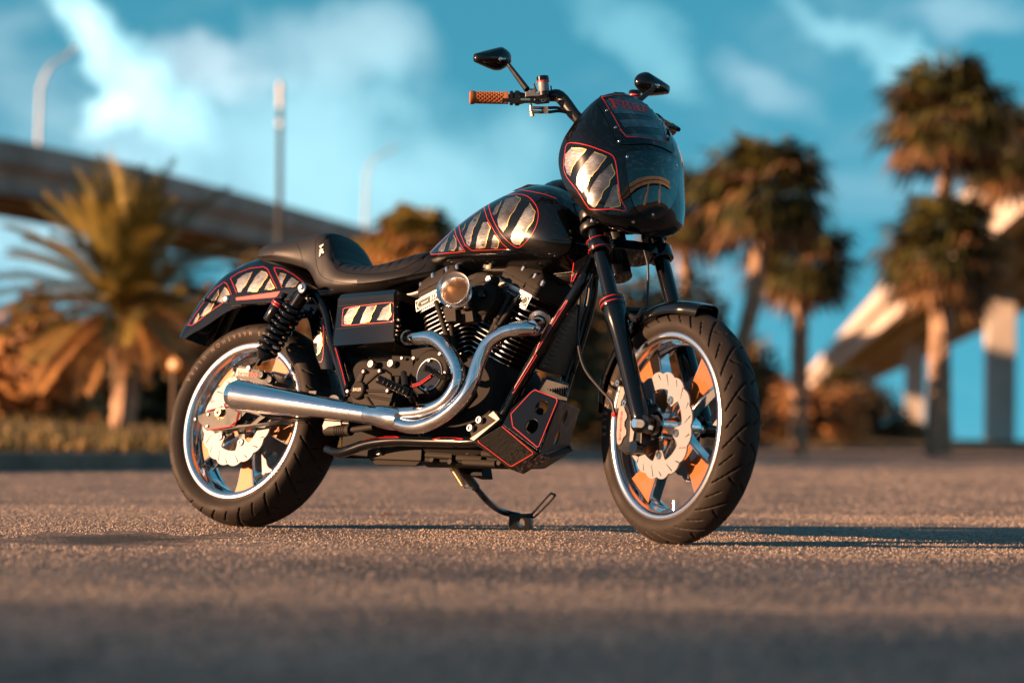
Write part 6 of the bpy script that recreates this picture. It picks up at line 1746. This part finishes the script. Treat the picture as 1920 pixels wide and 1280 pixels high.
for (label, px, dist, w, h, sd, m) in (
        ('orange shrub just right of the front tyre', 1450, 84, 2.0, 1.7, 61, 'shrub_dry'),
        ('brown shrub under the straight palm trunk', 1520, 86, 2.0, 1.6, 62, 'shrub_dry'),
        ('dark shrub left of the far bridge piers', 1590, 90, 2.1, 1.9, 63, 'shrub_leaf'),
        ('small dark shrub at the foot of the far bridge piers', 1650, 92, 1.7, 1.3, 64, 'shrub_leaf'),
        ('low dark shrub near the large bridge pier', 1735, 95, 1.6, .7, 65, 'shrub_leaf')):
    shrub(label, px, dist, w, h, sd, MAT[m].name, gr_)

# ---------------------------------------------------------------- bridges
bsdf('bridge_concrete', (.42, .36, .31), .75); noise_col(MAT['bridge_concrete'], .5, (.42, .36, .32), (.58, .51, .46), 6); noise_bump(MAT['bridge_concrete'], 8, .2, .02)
bsdf('dark_concrete', (.2, .16, .14), .85); noise_col(MAT['dark_concrete'], .4, (.19, .15, .13), (.36, .30, .265), 6)  # a darker concrete tone for the left bridge
def bridge(label, line, ztop, thick, width, piers, pier_w, mat='bridge_concrete', cap=True, lat=None):
    root = bpy.data.objects.new('bridge', None); COL.objects.link(root); tag(root, label, 'bridge')
    root.location = (line[0][0], line[0][1], 0); o0 = V(root.location)
    pts = [V((x, y, 0)) - o0 for x, y in line]; pts = catmull(pts, 8)
    def sweep(prof):
        secs = []
        for i, p in enumerate(pts):
            t = (pts[min(len(pts) - 1, i + 1)] - pts[max(0, i - 1)]).normalized(); n = V((-t.y, t.x, 0))
            secs.append([p + n * a + V((0, 0, z)) for a, z in prof])
        mb = MB(); mb.loft(secs, closed=True, caps=True); return mb
    h = width / 2
    obj('deck', sweep([(-h, ztop - thick * .30), (h, ztop - thick * .30), (h, ztop - thick * .46), (h - .25, ztop - thick * .50), (-h + .25, ztop - thick * .50), (-h, ztop - thick * .46)]), mat, root, sharp=30)
    for s in (-1, 1):
        obj('parapet', sweep([(s * h, ztop - thick * .30), (s * (h - .3), ztop - thick * .30), (s * (h - .25), ztop), (s * h, ztop)]), mat, root, sharp=30)
    for k in range(4):
        a = -h + .9 + (width - 1.8) * k / 3
        obj('girder', sweep([(a - .35, ztop - thick * .5), (a + .35, ztop - thick * .5), (a + .2, ztop - thick * .62), (a + .2, ztop - thick * .92), (a + .4, ztop - thick), (a - .4, ztop - thick), (a - .2, ztop - thick * .92), (a - .2, ztop - thick * .62)]), mat, root, sharp=30)
    for (t_, w_) in piers:
        i = min(len(pts) - 2, int(t_ * (len(pts) - 1))); fr_ = t_ * (len(pts) - 1) - i; p = pts[i].lerp(pts[i + 1], fr_); t = (pts[i + 1] - pts[i]).normalized(); n = V((-t.y, t.x, 0))
        cp = MB()
        if cap: cp.bar(p - n * (h - .3) + V((0, 0, ztop - thick - .55)), p + n * (h - .3) + V((0, 0, ztop - thick - .55)), 1.5, 1.1); obj('pier_cap', cp, mat, root, bevel=.05)
        for s in ((-1, 1) if lat is None else (0,)):
            pc_ = MB(); pc_.bar(p + n * (s * (lat or h - 1.6)) + V((0, 0, -.1)), p + n * (s * (lat or h - 1.6)) + V((0, 0, ztop - thick - (1.1 if cap else -.05))), w_, w_ * .9, t); obj('pier', pc_, mat, root, bevel=.06)
    return root
bridge('high concrete bridge crossing far behind the date palm on the left', [(-60, 100), (-38, 128), (-25.8, 150), (-12.6, 208), (0, 262), (12, 330)], 14.1, 2.5, 9, [(.12, 1.6), (.9, 1.6)], 1.6, mat='dark_concrete')
bridge('sunlit concrete bridge on tall piers receding at the right', [(16, 46), (23, 134), (43.7, 394), (55, 536)], 10.1, 2.3, 8, [(.354, 1.45), (.455, 1.45), (.555, 1.45), (.65, 1.45)], 1.5, cap=False, lat=.95)
bridge('concrete bridge behind the camera that shows as a reflection in the headlight cover', [(-52, -56), (-15, -46), (19, -31), (46, -10), (70, 18)], 11.5, 3.4, 9, [(.25, 1.7), (.45, 1.7), (.62, 1.7), (.8, 1.7)], 1.7)
# lamp posts standing on the left bridge
bsdf('galvanised', (.55, .53, .51), .45, .6)
bsdf('dark_paint', (.010, .011, .013), .5); bsdf('pale_paint', (.72, .60, .50), .6)
def lamp_post(label, px, py0, py1, ax, ay, dist):
    b = D(px, py0, dist); root = bpy.data.objects.new('street_lamp', None); COL.objects.link(root); root.location = b; tag(root, label, 'street lamp', 'street lamps on the left bridge')
    e = D(px + 4, py1, dist) - b; q_ = D(ax, ay, dist) - b
    m = MB(); m.tube([V((0, 0, -.1)), e * .5, e * .92], [.13, .11, .09], 10, 3); obj('pole', m, 'galvanised', root)
    m = MB(); m.tube([e * .9, e.lerp(q_, .35) + V((0, 0, .25)), q_], [.09, .08, .07], 8, 5); obj('arm', m, 'galvanised', root)
    m = MB(); d = (q_ - e).normalized(); m.bar(q_ - d * .1, q_ + d * .75, .32, .14); obj('lamp_head', m, 'galvanised', root, bevel=.04)
lamp_post('street lamp on the bridge at the far left', 72, 304, 150, 128, 103, 152)
lamp_post('street lamp on the bridge in the middle, above the palms', 684, 425, 312, 732, 283, 222)
# slim mast
m0 = D(522, 790, 62); m0.z = 0; mt_ = D(526, 155, 62); root = bpy.data.objects.new('mast', None); COL.objects.link(root); root.location = m0; tag(root, 'slim dark mast with pale top standing behind the seat', 'mast')
hh = mt_ - m0; m = MB(); m.tube([V((0, 0, 0)), hh * .5, hh * .93], [.085, .07, .055], 10); obj('pole', m, 'dark_paint', root)
m = MB(); m.cyl(hh * .93, hh, .06, 10); m.cyl(hh * .88, hh * .895, .066, 10); obj('mast_top', m, 'pale_paint', root)

# unseen blocker added far left, shaped as a sparse tree, to darken the near road
def shade_blocker():
    rnd = random.Random(9); d = 118.; sx, sy = sin(SUN_AZ), cos(SUN_AZ); p0 = V((sx * d, 1.3 + sy * d, 0)); hz = d * math.tan(SUN_EL)
    root = bpy.data.objects.new('shade_blocker', None); COL.objects.link(root); root.location = p0; tag(root, 'unseen tree-shaped blocker added far left to shade the near road', 'shade blocker')
    m = MB(); m.tube([V((0, 0, -.2)), V((.3, .2, hz * .45)), V((0, 0, hz))], [.7, .5, .2], 12, 4)
    for k in range(9):
        a = k * .7; m.tube([V((0, 0, hz * (.45 + .05 * k))), V((cos(a) * 2.2, sin(a) * 2.2, hz * (.6 + .05 * k))), V((cos(a) * 4.2, sin(a) * 4.2, hz * (.68 + .055 * k)))], [.22, .13, .05], 8, 3)
    obj('trunk', m, 'bark', root)
    vs, fs = [], []
    for i in range(1500):
        u = V((rnd.gauss(0, 1), rnd.gauss(0, 1), rnd.gauss(0, 1))); p = V((u.x * 2.7, u.y * 2.7, hz + u.z * 3.6))
        s_ = rnd.uniform(.25, .5); a = V((rnd.gauss(0, 1), rnd.gauss(0, 1), rnd.gauss(0, 1))).normalized(); b_ = a.cross(u).normalized(); o = len(vs)
        vs += [p - a * s_, p + b_ * s_ * .6, p + a * s_, p - b_ * s_ * .6]; fs.append((o, o + 1, o + 2, o + 3))
    obj('crown', mesh_simple('crown', vs, fs, 'shrub_leaf'), [], root)
shade_blocker()

# round amber reflector on a low post in the planting
rp_ = D(327, 683, 27.2); root = bpy.data.objects.new('reflector_post', None); COL.objects.link(root); root.location = (rp_.x, rp_.y, .2); tag(root, 'low post with round amber reflector between date palm and rear tyre', 'reflector post')
m = MB(); m.cyl(V((0, .03, 0)), V((0, .03, rp_.z - .2 + .09)), .03, 10); obj('post', m, 'bark', root)
bsdf('amber', (.6, .25, .05), .35); m = MB(); m.lathe([(0, -.012), (.055, -.010), (.062, 0), (.062, .02)], V((0, 0, rp_.z - .2)), V((.25, 1, 0)), 24, caps=False); obj('reflector', m, 'amber', root)
bsdf('glint_amber', (.95, .80, .55), .3); m = MB(); m.lathe([(0, -.004), (.035, -.003), (.035, .002)], V((-.02, -.014, rp_.z - .2)), V((.25, 1, 0)), 16); obj('reflector_glint', m, 'glint_amber', root)  # paler disc paints the bright glint at the middle of the reflector
